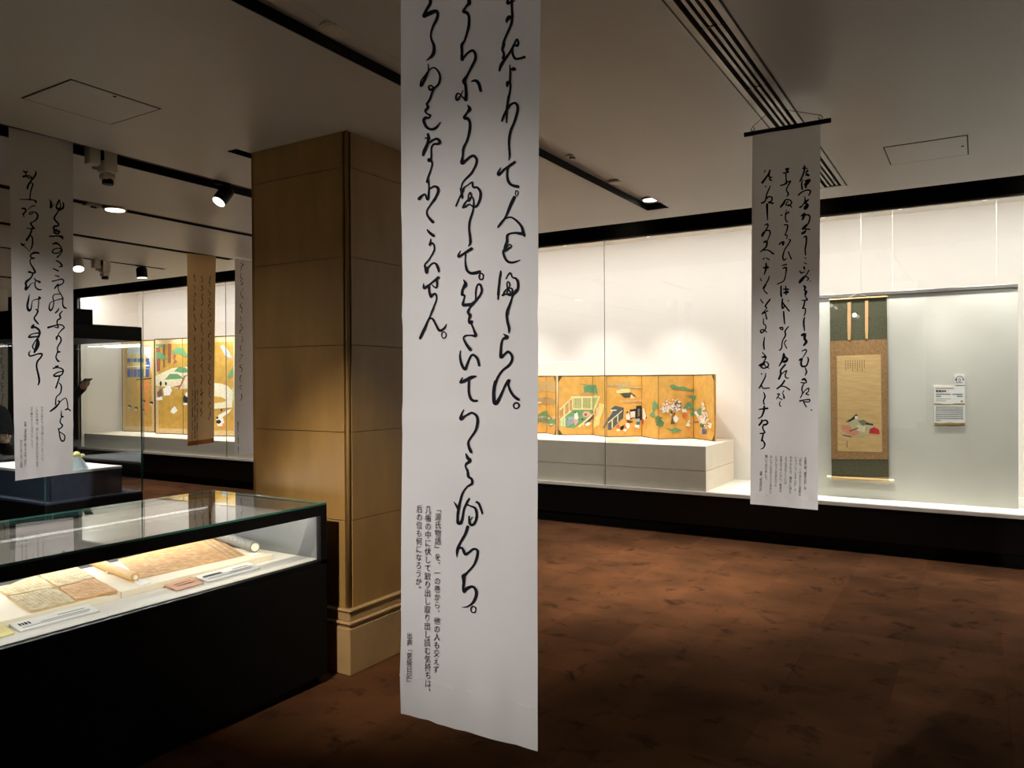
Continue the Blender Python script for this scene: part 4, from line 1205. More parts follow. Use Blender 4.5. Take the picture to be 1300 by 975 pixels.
# ---- left banner fixed under the black track
BL = Banner('x', -4.43, [(10.5, 161.5), (93, 181), (92.5, 600.5), (19.5, 610.5)],
            'white banner with two columns of cursive writing at the far left under the black track',
            waves=((.003, .7, .6, 1.0),), creases=((1.62, .04, .003),), hem=.06, hem_amp=.005)
OLL = [195, 280, 365, 450]
L1 = [(0, [262, 240, 16, 295, 260, 22, 318, 245, 16]), (0, [295, 255, 14, 298, 300, 18, 265, 316, 28]), (0, [262, 315, 26, 300, 310, 22, 345, 308, 16, 378, 330, 16, 350, 342, 14, 315, 325, 14]), (0, [428, 235, 8, 440, 270, 20, 415, 320, 24, 370, 375, 22, 330, 440, 26, 318, 480, 22]),
      (0, [325, 490, 14, 330, 440, 10, 360, 400, 12, 395, 420, 18, 380, 470, 18, 360, 550, 16, 355, 640, 16]), (0, [215, 632, 10, 280, 630, 12, 350, 632, 16, 410, 640, 16, 440, 660, 24, 440, 685, 10]), (0, [330, 770, 8, 385, 722, 12, 425, 718, 16]), (0, [238, 758, 14, 275, 755, 22, 298, 775, 22, 285, 810, 20, 262, 830, 20, 275, 870, 12]),
      (0, [345, 830, 14, 375, 835, 14, 395, 815, 12, 375, 800, 12, 350, 815, 14]), (0, [380, 800, 8, 430, 805, 16, 465, 845, 22, 450, 900, 22, 400, 940, 14, 365, 960, 22, 395, 1005, 20, 415, 1030, 22]), (1, [415, 105, 24, 370, 110, 14, 315, 105, 14]),
      (1, [385, 115, 22, 360, 190, 24, 310, 270, 28]), (1, [355, 200, 8, 385, 225, 18, 395, 280, 20, 385, 360, 18, 360, 405, 10]), (1, [235, 310, 14, 250, 335, 26, 285, 325, 12]), (1, [255, 335, 12, 310, 380, 10, 365, 440, 6]), (1, [485, 450, 18, 440, 440, 26, 400, 450, 24, 365, 480, 18, 375, 508, 20, 415, 520, 22]),
      (1, [395, 520, 14, 360, 545, 14, 370, 600, 18, 405, 655, 22, 430, 710, 26, 405, 720, 16, 350, 708, 26, 335, 710, 16]), (1, [400, 730, 20, 370, 790, 20, 305, 845, 30, 305, 900, 28, 300, 945, 34, 340, 910, 20, 375, 870, 10, 415, 850, 6]), (1, [420, 795, 14, 440, 820, 16, 500, 840, 14, 490, 855, 14, 450, 825, 14, 428, 860, 16, 435, 910, 18, 470, 945, 20, 515, 950, 14]),
      (2, [352, 95, 8, 335, 180, 26, 322, 260, 28, 345, 315, 34, 375, 290, 20, 385, 220, 12, 400, 180, 10, 440, 165, 12, 500, 150, 22, 485, 130, 20]), (2, [480, 140, 12, 478, 220, 14, 470, 300, 14]), (2, [440, 300, 14, 468, 320, 24, 450, 370, 20, 418, 420, 20, 440, 460, 24, 475, 500, 18]),
      (2, [410, 515, 24, 385, 550, 30, 430, 545, 26, 480, 580, 26, 495, 630, 26, 470, 670, 18, 400, 680, 22, 345, 682, 24, 370, 650, 16, 430, 630, 14, 485, 630, 22, 480, 680, 20, 430, 740, 14, 395, 810, 18, 415, 850, 16]), (2, [460, 700, 24, 468, 770, 50, 450, 830, 44, 420, 890, 26]),
      (2, [365, 870, 8, 345, 905, 20, 355, 940, 20, 400, 935, 20, 460, 915, 18, 515, 910, 22, 525, 930, 20, 500, 970, 20, 460, 1020, 22, 450, 1090, 22, 465, 1160, 24, 482, 1240, 26, 485, 1300, 24, 470, 1340, 14])]
L2 = [(0, [630, 632, 8, 650, 680, 28, 645, 745, 20, 690, 690, 8]), (0, [760, 635, 14, 730, 690, 14, 725, 740, 24, 760, 765, 30, 780, 720, 14, 765, 640, 12, 745, 700, 12]), (0, [760, 770, 30, 810, 750, 26, 820, 700, 20, 812, 670, 12]), (0, [760, 780, 18, 730, 820, 18, 695, 880, 22, 710, 920, 22, 755, 970, 20, 735, 1000, 18]),
      (1, [735, 70, 18, 690, 85, 26, 690, 130, 20, 720, 140, 24, 765, 150, 22, 740, 180, 22, 690, 160, 22, 720, 120, 20]), (1, [635, 215, 20, 680, 215, 18, 740, 210, 18, 795, 225, 30, 810, 250, 18]), (1, [670, 325, 14, 720, 310, 28, 765, 340, 16, 790, 390, 16, 760, 440, 16, 690, 450, 16, 668, 425, 18, 690, 395, 14, 750, 380, 12, 800, 400, 14, 785, 450, 14, 735, 505, 20]),
      (1, [720, 550, 16, 770, 580, 20, 798, 625, 22, 760, 635, 14]), (1, [678, 660, 14, 745, 692, 20]), (1, [705, 755, 12, 755, 770, 18]), (1, [668, 835, 18, 730, 820, 14, 790, 805, 18, 820, 830, 16, 800, 870, 16, 745, 895, 20]), (1, [745, 875, 18, 715, 910, 22, 695, 935, 14]), (1, [745, 890, 14, 750, 960, 12, 780, 1010, 14, 810, 1070, 16]),
      (2, [810, 150, 16, 805, 220, 16, 820, 270, 22, 850, 285, 20]), (2, [775, 90, 12, 700, 95, 12, 672, 130, 14, 685, 200, 14, 670, 280, 16, 640, 315, 24, 622, 280, 18, 640, 210, 12, 700, 180, 10, 810, 150, 16]), (2, [755, 285, 10, 740, 315, 18, 708, 350, 18]), (2, [800, 325, 12, 765, 370, 20, 775, 420, 20, 735, 450, 18, 730, 500, 18, 745, 550, 16, 700, 545, 12]),
      (2, [608, 550, 26, 660, 535, 20, 730, 515, 16, 790, 515, 16, 825, 550, 16, 800, 575, 18, 760, 620, 12, 740, 660, 14, 720, 715, 20]), (2, [715, 690, 20, 745, 665, 16, 775, 690, 18, 780, 740, 20, 735, 820, 16, 735, 880, 16, 715, 940, 16, 715, 970, 18, 740, 1010, 24, 758, 1012, 16]), (2, [740, 885, 26, 765, 885, 20]),
      (3, [705, 165, 14, 740, 160, 20]), (3, [675, 190, 20, 730, 180, 16, 790, 195, 18, 810, 230, 20, 780, 285, 18, 700, 300, 24, 685, 280, 18, 740, 245, 16, 800, 230, 14]), (3, [765, 290, 16, 740, 370, 18, 710, 460, 20]), (3, [755, 390, 12, 785, 440, 18, 770, 530, 16, 715, 590, 14, 705, 690, 18]),
      (3, [635, 780, 20, 700, 730, 26, 760, 660, 18, 745, 640, 20]), (3, [750, 665, 12, 835, 600, 12, 865, 660, 14, 870, 745, 14, 840, 760, 18, 875, 750, 20, 910, 775, 14]), (3, [785, 770, 8, 785, 850, 20, 805, 855, 22]), (3, [785, 860, 12, 765, 930, 16, 795, 975, 20, 770, 1015, 16, 745, 1022, 16])]
BL.write('calligraphy_column', strokes(L1, 5, OLL, 10.83, 1.15), 'ink')
BL.write('calligraphy_column', strokes(L2, 5, OLL, 10.83, 1.15) + [stroke([580, 332, 14, 590, 370, 14, 600, 430, 16, 620, 465, 18, 645, 455, 16, 650, 410, 14, 625, 385, 12, 590, 365, 12], 5, 505, 8.48)], 'ink')
for (s_, x, y0, y1) in (('行方も知れない空の煙となってしまっても、', 410, 110, 690), ('この私の魂は、恋しく思うあなたのおそばを', 355, 110, 730), ('立ち離れることはないでしょう。', 300, 110, 545), ('出典﹃源氏物語﹄第三十六帖﹁柏木﹂', 230, 268, 742), ('柏木から女三の宮への贈歌', 187, 465, 742)):
    BL.write('printed_text', [text_column(s_, (5 + x / 8.48, 505 + y0 / 8.48), (5 + (x + 2) / 8.48, 505 + y1 / 8.48), 3.4)], 'inkgrey')

# ---- far banners
def scribble(x0, y0, y1, w, rn):
    """a run of linked cursive marks down a column, pixel units"""
    out = []
    y = y0
    while y < y1:
        n = rn.randint(4, 7)
        f = []
        for k in range(n):
            f += [x0 + rn.uniform(-1, 1) * w, y, rn.uniform(.35, 1.1)]
            y += rn.uniform(1.2, 3.2)
        out.append(stroke(f, 0, 0, 1))
        y += rn.uniform(.5, 2.5)
    return out


rn = random.Random(11)
BT = Banner('x', -7.17, [(237.2, 321.5), (274.2, 325.5), (271.5, 562), (238, 566.5)],
            'tan paper-coloured banner with faint cursive writing in front of the tall screen', cloth='bannertan', hem=.05, hem_amp=.006, hemmat='bannertanhem', waves=((.006, .5, .5, .2),))
for x, y0, y1 in ((266, 351, 530), (256, 350, 522), (246.5, 349, 490)):
    BT.write('calligraphy_column', scribble(x, y0, y1, 1.7, rn), 'ink', off=.003)
for x, y0 in ((244.0, 495), (247.6, 495), (250.6, 495)):
    BT.write('printed_text', scribble(x, y0, 555, .35, rn), 'inkgrey', off=.003)
BW = Banner('x', -6.98, [(297.5, 328), (330, 332), (330, 575), (299, 578)],
            'white banner half hidden behind the left edge of the pillar', hem=.05, hem_amp=.004, waves=((.012, .4, .5, 2.0),))
BW.write('calligraphy_column', scribble(306.5, 332, 500, 2.2, rn), 'ink', off=.003)
BW.write('printed_text', scribble(303, 535, 568, .4, rn), 'inkgrey', off=.003)
BF = Banner('x', -11.9, [(-22, 362), (10.3, 367), (9.6, 560), (-21, 563)],
            'distant white banner cut by the left edge of the picture', hem=.05, hem_amp=.004, waves=((.004, .4, .5, 2.0),))
for x in (-14, -5, 3):
    BF.write('calligraphy_column', scribble(x, 400, 520, 1.8, rn), 'ink', off=.0016)

# ------------------------------------------------------------------ table case in front
XF, XB_, Y1, Y0 = -2.96, -3.90, 2.95, 0.45
ZTOP, ZO1, ZO0 = 0.957, 0.892, 0.656
tc = thing('table_case', ((XF + XB_) / 2, (Y0 + Y1) / 2, 0), 'long black table showcase with glass top, lit inside, beside the pillar', 'showcase')
mk('cabinet', bx(XB_, XF, Y0, Y1, 0.045, ZO0 - .02), 'black', tc, bevel=.003)
mk('kick_base', bx(XB_ + .03, XF - .03, Y0 + .03, Y1 - .03, 0.0, 0.045), 'black', tc)
mk('lower_rail', MB().box(XF - .03, XF, Y0, Y1, ZO0 - .02, ZO0).box(XB_, XB_ + .03, Y0, Y1, ZO0 - .02, ZO0), 'black', tc)
mk('upper_rail', bx(XF - .028, XF, Y0, Y1, ZO1, ZTOP - .01), 'black', tc)
mk('upper_rail', bx(XB_, XB_ + .03, Y0, Y1, ZO1, ZTOP - .01), 'black', tc)
mk('upper_rail', bx(XB_ + .03, XF - .028, Y1 - .03, Y1, ZO1, ZTOP - .01), 'black', tc)
mk('upper_rail', bx(XB_ + .03, XF - .028, Y0, Y0 + .03, ZO1, ZTOP - .01), 'black', tc)
for (xa, ya) in ((XF - .03, Y1 - .045), (XF - .03, Y0), (XB_, Y1 - .045), (XB_, Y0)):
    mk('corner_post', bx(xa, xa + .03, ya, ya + .045, ZO0 - .02, ZO1), 'black', tc)
g_ = MB().box(XB_, XF, Y0, Y1, ZTOP - .01, ZTOP)
g_.mi = [0, 0, 1, 1, 1, 1]
mk('glass_top', g_, [M['glass'], M['glassedge']], tc)
mk('front_glass', bx(XF - .012, XF - .004, Y0 + .045, Y1 - .045, ZO0, ZO1), 'glass', tc)
mk('end_panel', bx(XB_ + .03, XF - .03, Y1 - .03, Y1 - .012, ZO0, ZO1), 'endgrey', tc)
mk('rear_panel', bx(XB_ + .005, XB_ + .03, Y0 + .045, Y1 - .045, ZO0, ZO1), 'endgrey', tc)
mk('deck', bx(XB_ + .03, XF - .03, Y0 + .03, Y1 - .03, ZO0 - .02, ZO0 + .003), 'deck', tc)
mk('light_profile', bx(XF - .075, XF - .03, Y0 + .06, Y1 - .06, ZO1 + .005, ZO1 + .03), 'alu', tc)
mk('light_profile', bx(XB_ + .03, XB_ + .07, Y0 + .06, Y1 - .06, ZO1 + .005, ZO1 + .03), 'alu', tc)
YM = (Y0 + Y1) / 2
lamp('case_light', 'AREA', (XF - .055, YM, ZO1 + .003), (XF - .60, YM, ZO0 + .06), P_TABLE, CASEW, tc, shape='RECTANGLE', size=Y1 - Y0 - .14, size_y=.03)
lamp('case_light', 'AREA', (XB_ + .055, YM, ZO1 + .003), (XB_ + .50, YM, ZO0 + .06), P_TABLE * 3.2, CASEW, tc, shape='RECTANGLE', size=Y1 - Y0 - .14, size_y=.03)
ZB = 0.690


def D(x, y, z=ZB):          # pixel of the 4:1 crop -> point on a horizontal plane
    return P(x * .33077, 600 + y * .33077, 'z', z)


DK = ZO0 + .003
bc = D(1045, 312)
bxf = bc.x
bseam = P(153, 751, 'z', ZB).y
brd = thing('display_board', (bxf - .27, 1.8, DK), 'ivory display board lying on the case deck under the scroll and books', 'display board')
mk('board', bx(bxf - .54, bxf, bseam + .001, bc.y, DK, ZB), 'board', brd, bevel=.002)
mk('board', bx(bxf - .54, bxf, Y0 + .12, bseam - .001, DK, ZB), 'board', brd, bevel=.002)


def sheet(name, pts, z, th, m_, parent=None, **k):
    c = [D(x, y, z) for x, y in pts]
    return mk(name, MB().hexa([v - Vector((0, 0, th)) for v in c], c), m_, parent, **k)


# open handscroll
q = [D(452, 335), D(822, 246), D(940, 318), D(540, 408)]
hsr = thing('handscroll', (q[0] + q[2]) / 2, 'open handscroll with brown and grey rolled ends on the ivory board', 'handscroll')
hsr.location.z = ZB
mk('paper', MB().hexa([v + Vector((0, 0, .0002)) for v in q], [v + Vector((0, 0, .002)) for v in q]), 'oldpaper2', hsr)
rl = .021
a, b = D(352, 338, ZB + rl), D(518, 402, ZB + rl)
mk('roll', MB().tube([a, b], rl, 18), 'rollbrown', hsr, smooth=False)
ax = (b - a).normalized()
mk('roller_end', MB().tube([b - ax * .005, b + ax * .007], .010, 14), 'ivory', hsr)
rr = .029
a2, b2 = D(820, 232, ZB + rr), D(978, 286, ZB + rr)
mk('roll', MB().tube([a2, b2], rr, 20), 'rollgrey', hsr)
ax2 = (b2 - a2).normalized()
mk('roller_end', MB().tube([b2 - ax2 * .005, b2 + ax2 * .006], .021, 16), 'ivory', hsr)
tm = MB()
for t in (.84, .90, .96):
    p0, p1 = q[0].lerp(q[1], t), q[3].lerp(q[2], t)
    p0b, p1b = q[0].lerp(q[1], t + .012), q[3].lerp(q[2], t + .012)
    up = Vector((0, 0, .0026))
    tm.face([p0 + up, p1 + up, p1b + up, p0b + up])
mk('paper_seam', tm, 'rollgrey', hsr, recalc=False)
wm = MB()
rw = random.Random(5)
for k in range(52):
    t = .04 + .76 * k / 52
    s0 = .12 + rw.uniform(0, .05)
    while s0 < .9:
        l = rw.uniform(.02, .06)
        w = .004 * rw.uniform(.3, .8)
        jt = rw.uniform(-.002, .002)
        pts = [q[0].lerp(q[1], t + jt).lerp(q[3].lerp(q[2], t + jt), s0), q[0].lerp(q[1], t + w).lerp(q[3].lerp(q[2], t + w), s0),
               q[0].lerp(q[1], t + w + jt).lerp(q[3].lerp(q[2], t + w + jt), s0 + l), q[0].lerp(q[1], t - jt).lerp(q[3].lerp(q[2], t - jt), s0 + l)]
        wm.face([p + Vector((0, 0, .0028)) for p in pts])
        s0 += l + rw.uniform(.01, .05)
        if rw.random() < .08: break
mk('handwriting', wm, mat('ink_faded', (128, 92, 58), rough=.9), hsr, recalc=False)

# open books
def book(pages, label, m1, m2, seed):
    c = [D(x, y) for pg in pages for x, y in pg]
    ctr = sum(c, Vector()) / len(c)
    t = thing('open_book', (ctr.x, ctr.y, ZB), label, 'book', 'open manuscript books')
    rb2 = random.Random(seed)
    for pg, m_ in zip(pages, (m1, m2)):
        v = [D(x, y, ZB + .010) for x, y in pg]
        mk('cover', MB().hexa([p.lerp(sum(v, Vector()) / 4, -.02) - Vector((0, 0, .0098)) for p in v], [p.lerp(sum(v, Vector()) / 4, -.02) - Vector((0, 0, .008)) for p in v]), 'rollbrown', t)
        # page block with a softly waved top
        n = 10
        mb_ = MB()
        for j in range(n + 1):
            for i in range(n + 1):
                p = v[0].lerp(v[1], i / n).lerp(v[3].lerp(v[2], i / n), j / n)
                mb_.v.append(p + Vector((0, 0, .0022 * math.sin(9 * i / n + seed) * math.sin(7 * j / n + 1))))
        for j in range(n):
            for i in range(n):
                a = j * (n + 1) + i
                mb_.f.append((a, a + n + 1, a + n + 2, a + 1)); mb_.mi.append(0)
        for (i0, i1) in ((0, 1), (1, 2), (2, 3), (3, 0)):
            mb_.face([v[i0] - Vector((0, 0, .008)), v[i1] - Vector((0, 0, .008)), v[i1] + Vector((0, 0, .0)), v[i0]])
        pgo = mk('page_block', mb_, m_, t, recalc=False)
        im = MB()
        for k in range(9):
            t_ = .1 + .8 * k / 9
            s0 = .1
            while s0 < .86:
                l = rb2.uniform(.03, .1)
                p0 = v[0].lerp(v[1], t_).lerp(v[3].lerp(v[2], t_), s0); p1 = v[0].lerp(v[1], t_ + .012).lerp(v[3].lerp(v[2], t_ + .012), s0)
                p2 = v[0].lerp(v[1], t_ + .008).lerp(v[3].lerp(v[2], t_ + .008), s0 + l); p3 = v[0].lerp(v[1], t_ - .004).lerp(v[3].lerp(v[2], t_ - .004), s0 + l)
                im.face([p + Vector((0, 0, .0032)) for p in (p0, p1, p2, p3)])
                s0 += l + rb2.uniform(.02, .08)
        mk('handwriting', im, bpy.data.materials.get('ink_faded'), pgo, recalc=False)


book([[(145, 388), (290, 358), (365, 402), (222, 437)], [(228, 440), (366, 405), (452, 452), (290, 488)]], 'open old book with orange-tinted lower page, next to the handscroll', 'bookpaper', 'oldpaper2', 1)
book([[(-10, 445), (138, 394), (212, 440), (30, 470)], [(32, 474), (212, 441), (290, 490), (120, 530)]], 'open old book with pale greenish pages, farther left of the pair', 'bookpaper', 'bookpaper', 2)


def card(pts, label, m_, lines, cat='label'):
    c = [D(x, y, DK + .006) for x, y in pts]
    for i in (0, 1):                      # back edge leans on the front of the board
        if c[i].x < bxf + .004:
            x, y = pts[i]
            c[i] = P(x * .33077, 600 + y * .33077, 'x', bxf + .004)
            if c[i].z > ZB: c[i] = D(x, y, ZB + .007)
    ctr = sum(c, Vector()) / 4
    t = thing('caption_card', (ctr.x, ctr.y, DK), label, cat, 'caption cards in the table case')
    mk('card', MB().hexa([v - Vector((0, 0, .006)) for v in c], c), m_, t)
    if lines:
        im = MB()
        rl_ = random.Random(len(lines))
        for (s0, t0, t1, hgt) in lines:
            x = t0
            while x < t1:
                l = rl_.uniform(.012, .03) * hgt * 6
                f = lambda a, b: c[0].lerp(c[1], a).lerp(c[3].lerp(c[2], a), b) + Vector((0, 0, .0006))
                im.face([f(x, s0), f(x + l, s0), f(x + l, s0 + hgt), f(x, s0 + hgt)])
                x += l * 1.35
        mk('printed_text', im, 'inkgrey', t, recalc=False)


card([(35, 580), (338, 504), (383, 530), (80, 608)], 'white caption card lying in front of the open books', 'paper', [(.25, .06, .2, .28), (.3, .55, .9, .07), (.55, .3, .92, .07), (.7, .06, .9, .06)])
card([(748, 398), (952, 343), (1000, 365), (800, 418)], 'white caption card lying in front of the grey scroll end', 'paper', [(.25, .06, .4, .22), (.3, .6, .9, .07), (.55, .5, .92, .07), (.7, .06, .9, .06)])
card([(630, 430), (735, 400), (783, 422), (680, 452)], 'small pink caption card lying beside the white one', 'pink', [(.3, .2, .8, .06), (.55, .2, .8, .06)])
card([(-30, 600), (18, 588), (56, 614), (-10, 634)], 'small yellow card at the left edge of the case', 'yellowcard', [])
for (pts, lb) in (([(508, 414), (548, 408), (580, 418), (543, 431)], 'tiny clear tag in front of the brown scroll roll'), ([(955, 312), (985, 306), (1002, 312), (970, 320)], 'tiny clear tag in front of the grey scroll roll')):
    c = [D(x, y, ZB + .004) for x, y in pts]
    tag(mk('paper_tag', MB().hexa([v - Vector((0, 0, .0038)) for v in c], c), 'paper'), lb, 'tag', 'tags on the board')
w0 = D(415, 388, ZB)
wt = thing('paper_weight', (w0.x, w0.y, ZB), 'small round white weight lying between the book and the scroll', 'weight')
mk('disc', MB().tube([w0, w0 + Vector((0, 0, .009))], .008, 14), 'paper', wt)
mk('knob', MB().ellipsoid(w0 + Vector((0, 0, .012)), .005, .005, .005, 10, 6), 'paper', wt, smooth=True)

# ------------------------------------------------------------------ free-standing glass case at the left
GX1, GX0, GY0, GY1 = -5.62, -6.95, 2.88, 3.62
GZ = 0.746
gc = thing('glass_case', ((GX0 + GX1) / 2, (GY0 + GY1) / 2, 0), 'free-standing glass display case with black base and black top behind the left banner', 'showcase')
mk('base', bx(GX0, GX1, GY0, GY1, .05, GZ - .012), 'black', gc, bevel=.004)
mk('kick_base', bx(GX0 + .04, GX1 - .04, GY0 + .04, GY1 - .04, 0, .05), 'black', gc)
mk('base_deck', bx(GX0 + .005, GX1 - .005, GY0 + .005, GY1 - .005, GZ - .012, GZ), 'navy', gc)
GT0, GT1 = 1.925, 2.035
for nm, a in (('glass_pane', (GX1 - .010, GX1, GY0, GY1)), ('glass_pane', (GX0, GX0 + .010, GY0, GY1)), ('glass_pane', (GX0 + .011, GX1 - .011, GY0, GY0 + .010)), ('glass_pane', (GX0 + .011, GX1 - .011, GY1 - .010, GY1))):
    g_ = MB().box(a[0], a[1], a[2], a[3], GZ, GT0)
    lx = (a[1] - a[0]) > (a[3] - a[2])
    g_.mi = [0, 0, 1, 0, 1, 0] if not lx else [0, 0, 0, 1, 0, 1]
    mk(nm, g_, [M['glass'], M['glassedge']], gc)
mk('top', bx(GX0, GX1, GY0, GY1, GT0, GT1), 'black', gc, bevel=.004)
mk('light_box', bx(GX0 + .25, GX1 - .12, GY0 + .10, GY0 + .42, GT1, GT1 + .12), 'black', gc, bevel=.004)
c0 = P(163, 622, 'x', GX1 - .10)
ped = thing('navy_pedestal', ((GX0 + GX1) / 2, (GY0 + GY1) / 2, GZ), 'low navy pedestal with white top inside the free-standing case', 'pedestal')
mk('block', bx(GX0 + .12, GX1 - .09, GY0 + .10, GY1 - .12, GZ, GZ + .185), 'navy', ped)
mk('top_board', bx(GX0 + .118, GX1 - .088, GY0 + .098, GY1 - .118, GZ + .185, GZ + .205), 'casewhite2', ped, bevel=.002)
lamp('case_light', 'AREA', ((GX0 + GX1) / 2, (GY0 + GY1) / 2, GT0 - .004), ((GX0 + GX1) / 2, (GY0 + GY1) / 2, 0), 22.0, (.96, .97, 1.0), gc, shape='RECTANGLE', size=1.0, size_y=.3)
zt = GZ + .205
o0 = P(99, 596, 'z', zt)
orn = thing('flower_ornament', (o0.x, o0.y, zt), 'pale blue wrapped ornament with yellow flowers on the navy pedestal', 'ornament')
wv = MB()
nn, mm = 16, 6
for j in range(mm + 1):
    for k in range(nn):
        a = 2 * math.pi * k / nn
        r_ = (.085 - .062 * (j / mm) ** .8) * (1 + .18 * math.sin(5 * a + j * .6))
        wv.v.append(Vector((o0.x - .02 + r_ * math.cos(a), o0.y + r_ * math.sin(a), zt + .10 * j / mm)))
for j in range(mm):
    for k in range(nn):
        wv.f.append((j * nn + k, j * nn + (k + 1) % nn, (j + 1) * nn + (k + 1) % nn, (j + 1) * nn + k)); wv.mi.append(0)
wv.f.append(tuple(mm * nn + k for k in range(nn))); wv.mi.append(0)
mk('wrapping', wv, 'paleblue', orn, smooth=True)
for dx_, dy_, dz_, r_ in ((.0, .0, .115, .022), (.035, .02, .105, .018), (-.03, .01, .118, .02), (.01, -.03, .108, .018)):
    mk('blossom', MB().ellipsoid((o0.x + dx_ - .01, o0.y + dy_, zt + dz_), r_, r_, r_ * .75, 10, 6), 'flower', orn, smooth=True)
for k in range(5):
    a = k * 1.3
    p0 = Vector((o0.x - .01, o0.y, zt + .095))
    d_ = Vector((math.cos(a), math.sin(a), .3)).normalized()
    s_ = d_.cross(Vector((0, 0, 1))).normalized() * .012
    lf = MB()
    lf.face([p0, p0 + d_ * .03 + s_, p0 + d_ * .065, p0 + d_ * .03 - s_])
    mk('leaf', lf, 'leafgreen', orn, recalc=False)

# ------------------------------------------------------------------ labels on the linen panel
def ll(x, y): return (1170 + x * .08717, 465 + y * .08717)


def plate(name, pts, d0, d1, m_, parent):
    c = [P(*ll(*p), 'y', YP) for p in pts]
    return mk(name, MB().hexa([v + Vector((0, -d0, 0)) for v in c], [v + Vector((0, -d1, 0)) for v in c]), m_, parent)


def dashes(mbx, y, h, x0, x1, seed, mi=0, fx=12):
    rq = random.Random(seed)
    x = x0
    while x < x1:
        l = rq.uniform(.6, 1.5) * fx
        quad(mbx, [ll(x, y), ll(min(x + l, x1), y), ll(min(x + l, x1), y + h), ll(x, y + h)], 'y', YP, mi, .0088)
        x += l + fx * .3


WAVE = (176, 140, 52)
lp = P(*ll(400, 420), 'y', YP)
t = thing('caption_label', (lp.x, YP, P(*ll(400, 545), 'y', YP).z), 'upper white caption label with gold wave on the linen panel', 'label', 'wall labels')
plate('card', [(178, 288), (630, 290), (630, 560), (184, 560)], 0, .008, 'paper', t)
im = MB()
dashes(im, 312, 14, 205, 470, 1, 1); dashes(im, 348, 26, 208, 355, 2, 0, 24); dashes(im, 400, 12, 210, 420, 3); dashes(im, 400, 12, 450, 600, 4); dashes(im, 430, 14, 208, 290, 5); dashes(im, 430, 14, 520, 600, 6); dashes(im, 470, 6, 210, 430, 7); dashes(im, 500, 6, 210, 360, 8); dashes(im, 500, 16, 570, 605, 9)
mk('printed_text', im, [M['inkgrey'], paint((190, 120, 90))], t, recalc=False)
im = MB(); quad(im, [ll(184, 540), ll(260, 540), ll(330, 550), ll(420, 550), ll(500, 540), ll(630, 540), ll(630, 559), ll(184, 559)], 'y', YP, 0, .0088)
mk('gold_wave', im, paint(WAVE), t, recalc=False)
t = thing('caption_label', (lp.x, YP, P(*ll(400, 850), 'y', YP).z), 'lower white caption label filled with fine text on the linen panel', 'label', 'wall labels')
plate('card', [(184, 564), (630, 564), (632, 850), (188, 850)], 0, .008, 'paper', t)
im = MB()
for k in range(8):
    dashes(im, 588 + k * 28, 10, 205, 605 if k < 7 else 280, 20 + k)
mk('printed_text', im, 'inkgrey', t, recalc=False)
im = MB(); quad(im, [ll(187, 818), ll(260, 828), ll(330, 826), ll(420, 815), ll(500, 826), ll(630, 822), ll(632, 849), ll(188, 849)], 'y', YP, 0, .0088)
mk('gold_wave', im, paint(WAVE), t, recalc=False)
t = thing('audio_badge', (lp.x, YP, P(*ll(550, 270), 'y', YP).z), 'small square audio guide badge numbered 10 above the caption labels', 'badge')
plate('card', [(480, 118), (625, 118), (627, 272), (484, 272)], 0, .008, 'paper', t)
im = MB()
for V, Fc in (text_column('1', ll(533, 200), ll(533, 200), 6.6, 6.6), text_column('0', ll(575, 200), ll(575, 200), 6.6, 6.6)):
    o = len(im.v)
    im.v += [P(x, y, 'y', YP) + Vector((0, -.0088, 0)) for x, y in V]
    for f in Fc: im.f.append(tuple(o + k for k in f)); im.mi.append(0)
n = 14
for k in range(n):
    a0_, a1_ = math.pi * k / n, math.pi * (k + 1) / n
    quad(im, [ll(555 + 60 * math.cos(a0_), 195 - 55 * math.sin(a0_)), ll(555 + 60 * math.cos(a1_), 195 - 55 * math.sin(a1_)), ll(555 + 52 * math.cos(a1_), 195 - 47 * math.sin(a1_)), ll(555 + 52 * math.cos(a0_), 195 - 47 * math.sin(a0_))], 'y', YP, 0, .0088)
for x in (497, 607):
    quad(im, [ll(*p) for p in disc(x, 195, 10, 14)], 'y', YP, 0, .0088)
dashes(im, 234, 8, 505, 600, 40)
mk('printed_text', im, 'inkgrey', t, recalc=False)
t = thing('exhibit_label', (-3.2, 7.85, ZPB), 'small caption card lying on the plinth in front of the gold screen', 'label')
c = [P(x, y, 'z', ZPB + .008) for x, y in ((776, 556.5), (812, 556), (808, 559.5), (770, 560))]
mk('card', MB().hexa([v - Vector((0, 0, .007)) for v in c], c), 'yellowcard', t)

# ------------------------------------------------------------------ ceiling lamps
def downlight(px, py, label, on):
    c = P(px, py, 'z', ZC + .02)
    c.x = -2.195
    z1 = ZC + .05
    t = thing('downlight', (c.x, c.y, z1 - .02), label, 'downlight', 'downlights in the ceiling trough')
    mk('trim_ring', MB().tube([(c.x, c.y, z1 - .012), (c.x, c.y, z1)], [.068, .066], 24), 'whitemetal' if not on else 'alu', t)
    mk('lens', MB().tube([(c.x, c.y, z1 - .016), (c.x, c.y, z1 - .012)], .055, 24), 'lamp' if on else 'whitemetal', t)
    if on:
        lamp('downlight_beam', 'SPOT', (c.x, c.y, z1 - .03), (c.x - .1, c.y + .15, 0), P_DOWN, WARM, t, spot_size=math.radians(66), spot_blend=1.0, shadow_soft_size=.05)
    return t


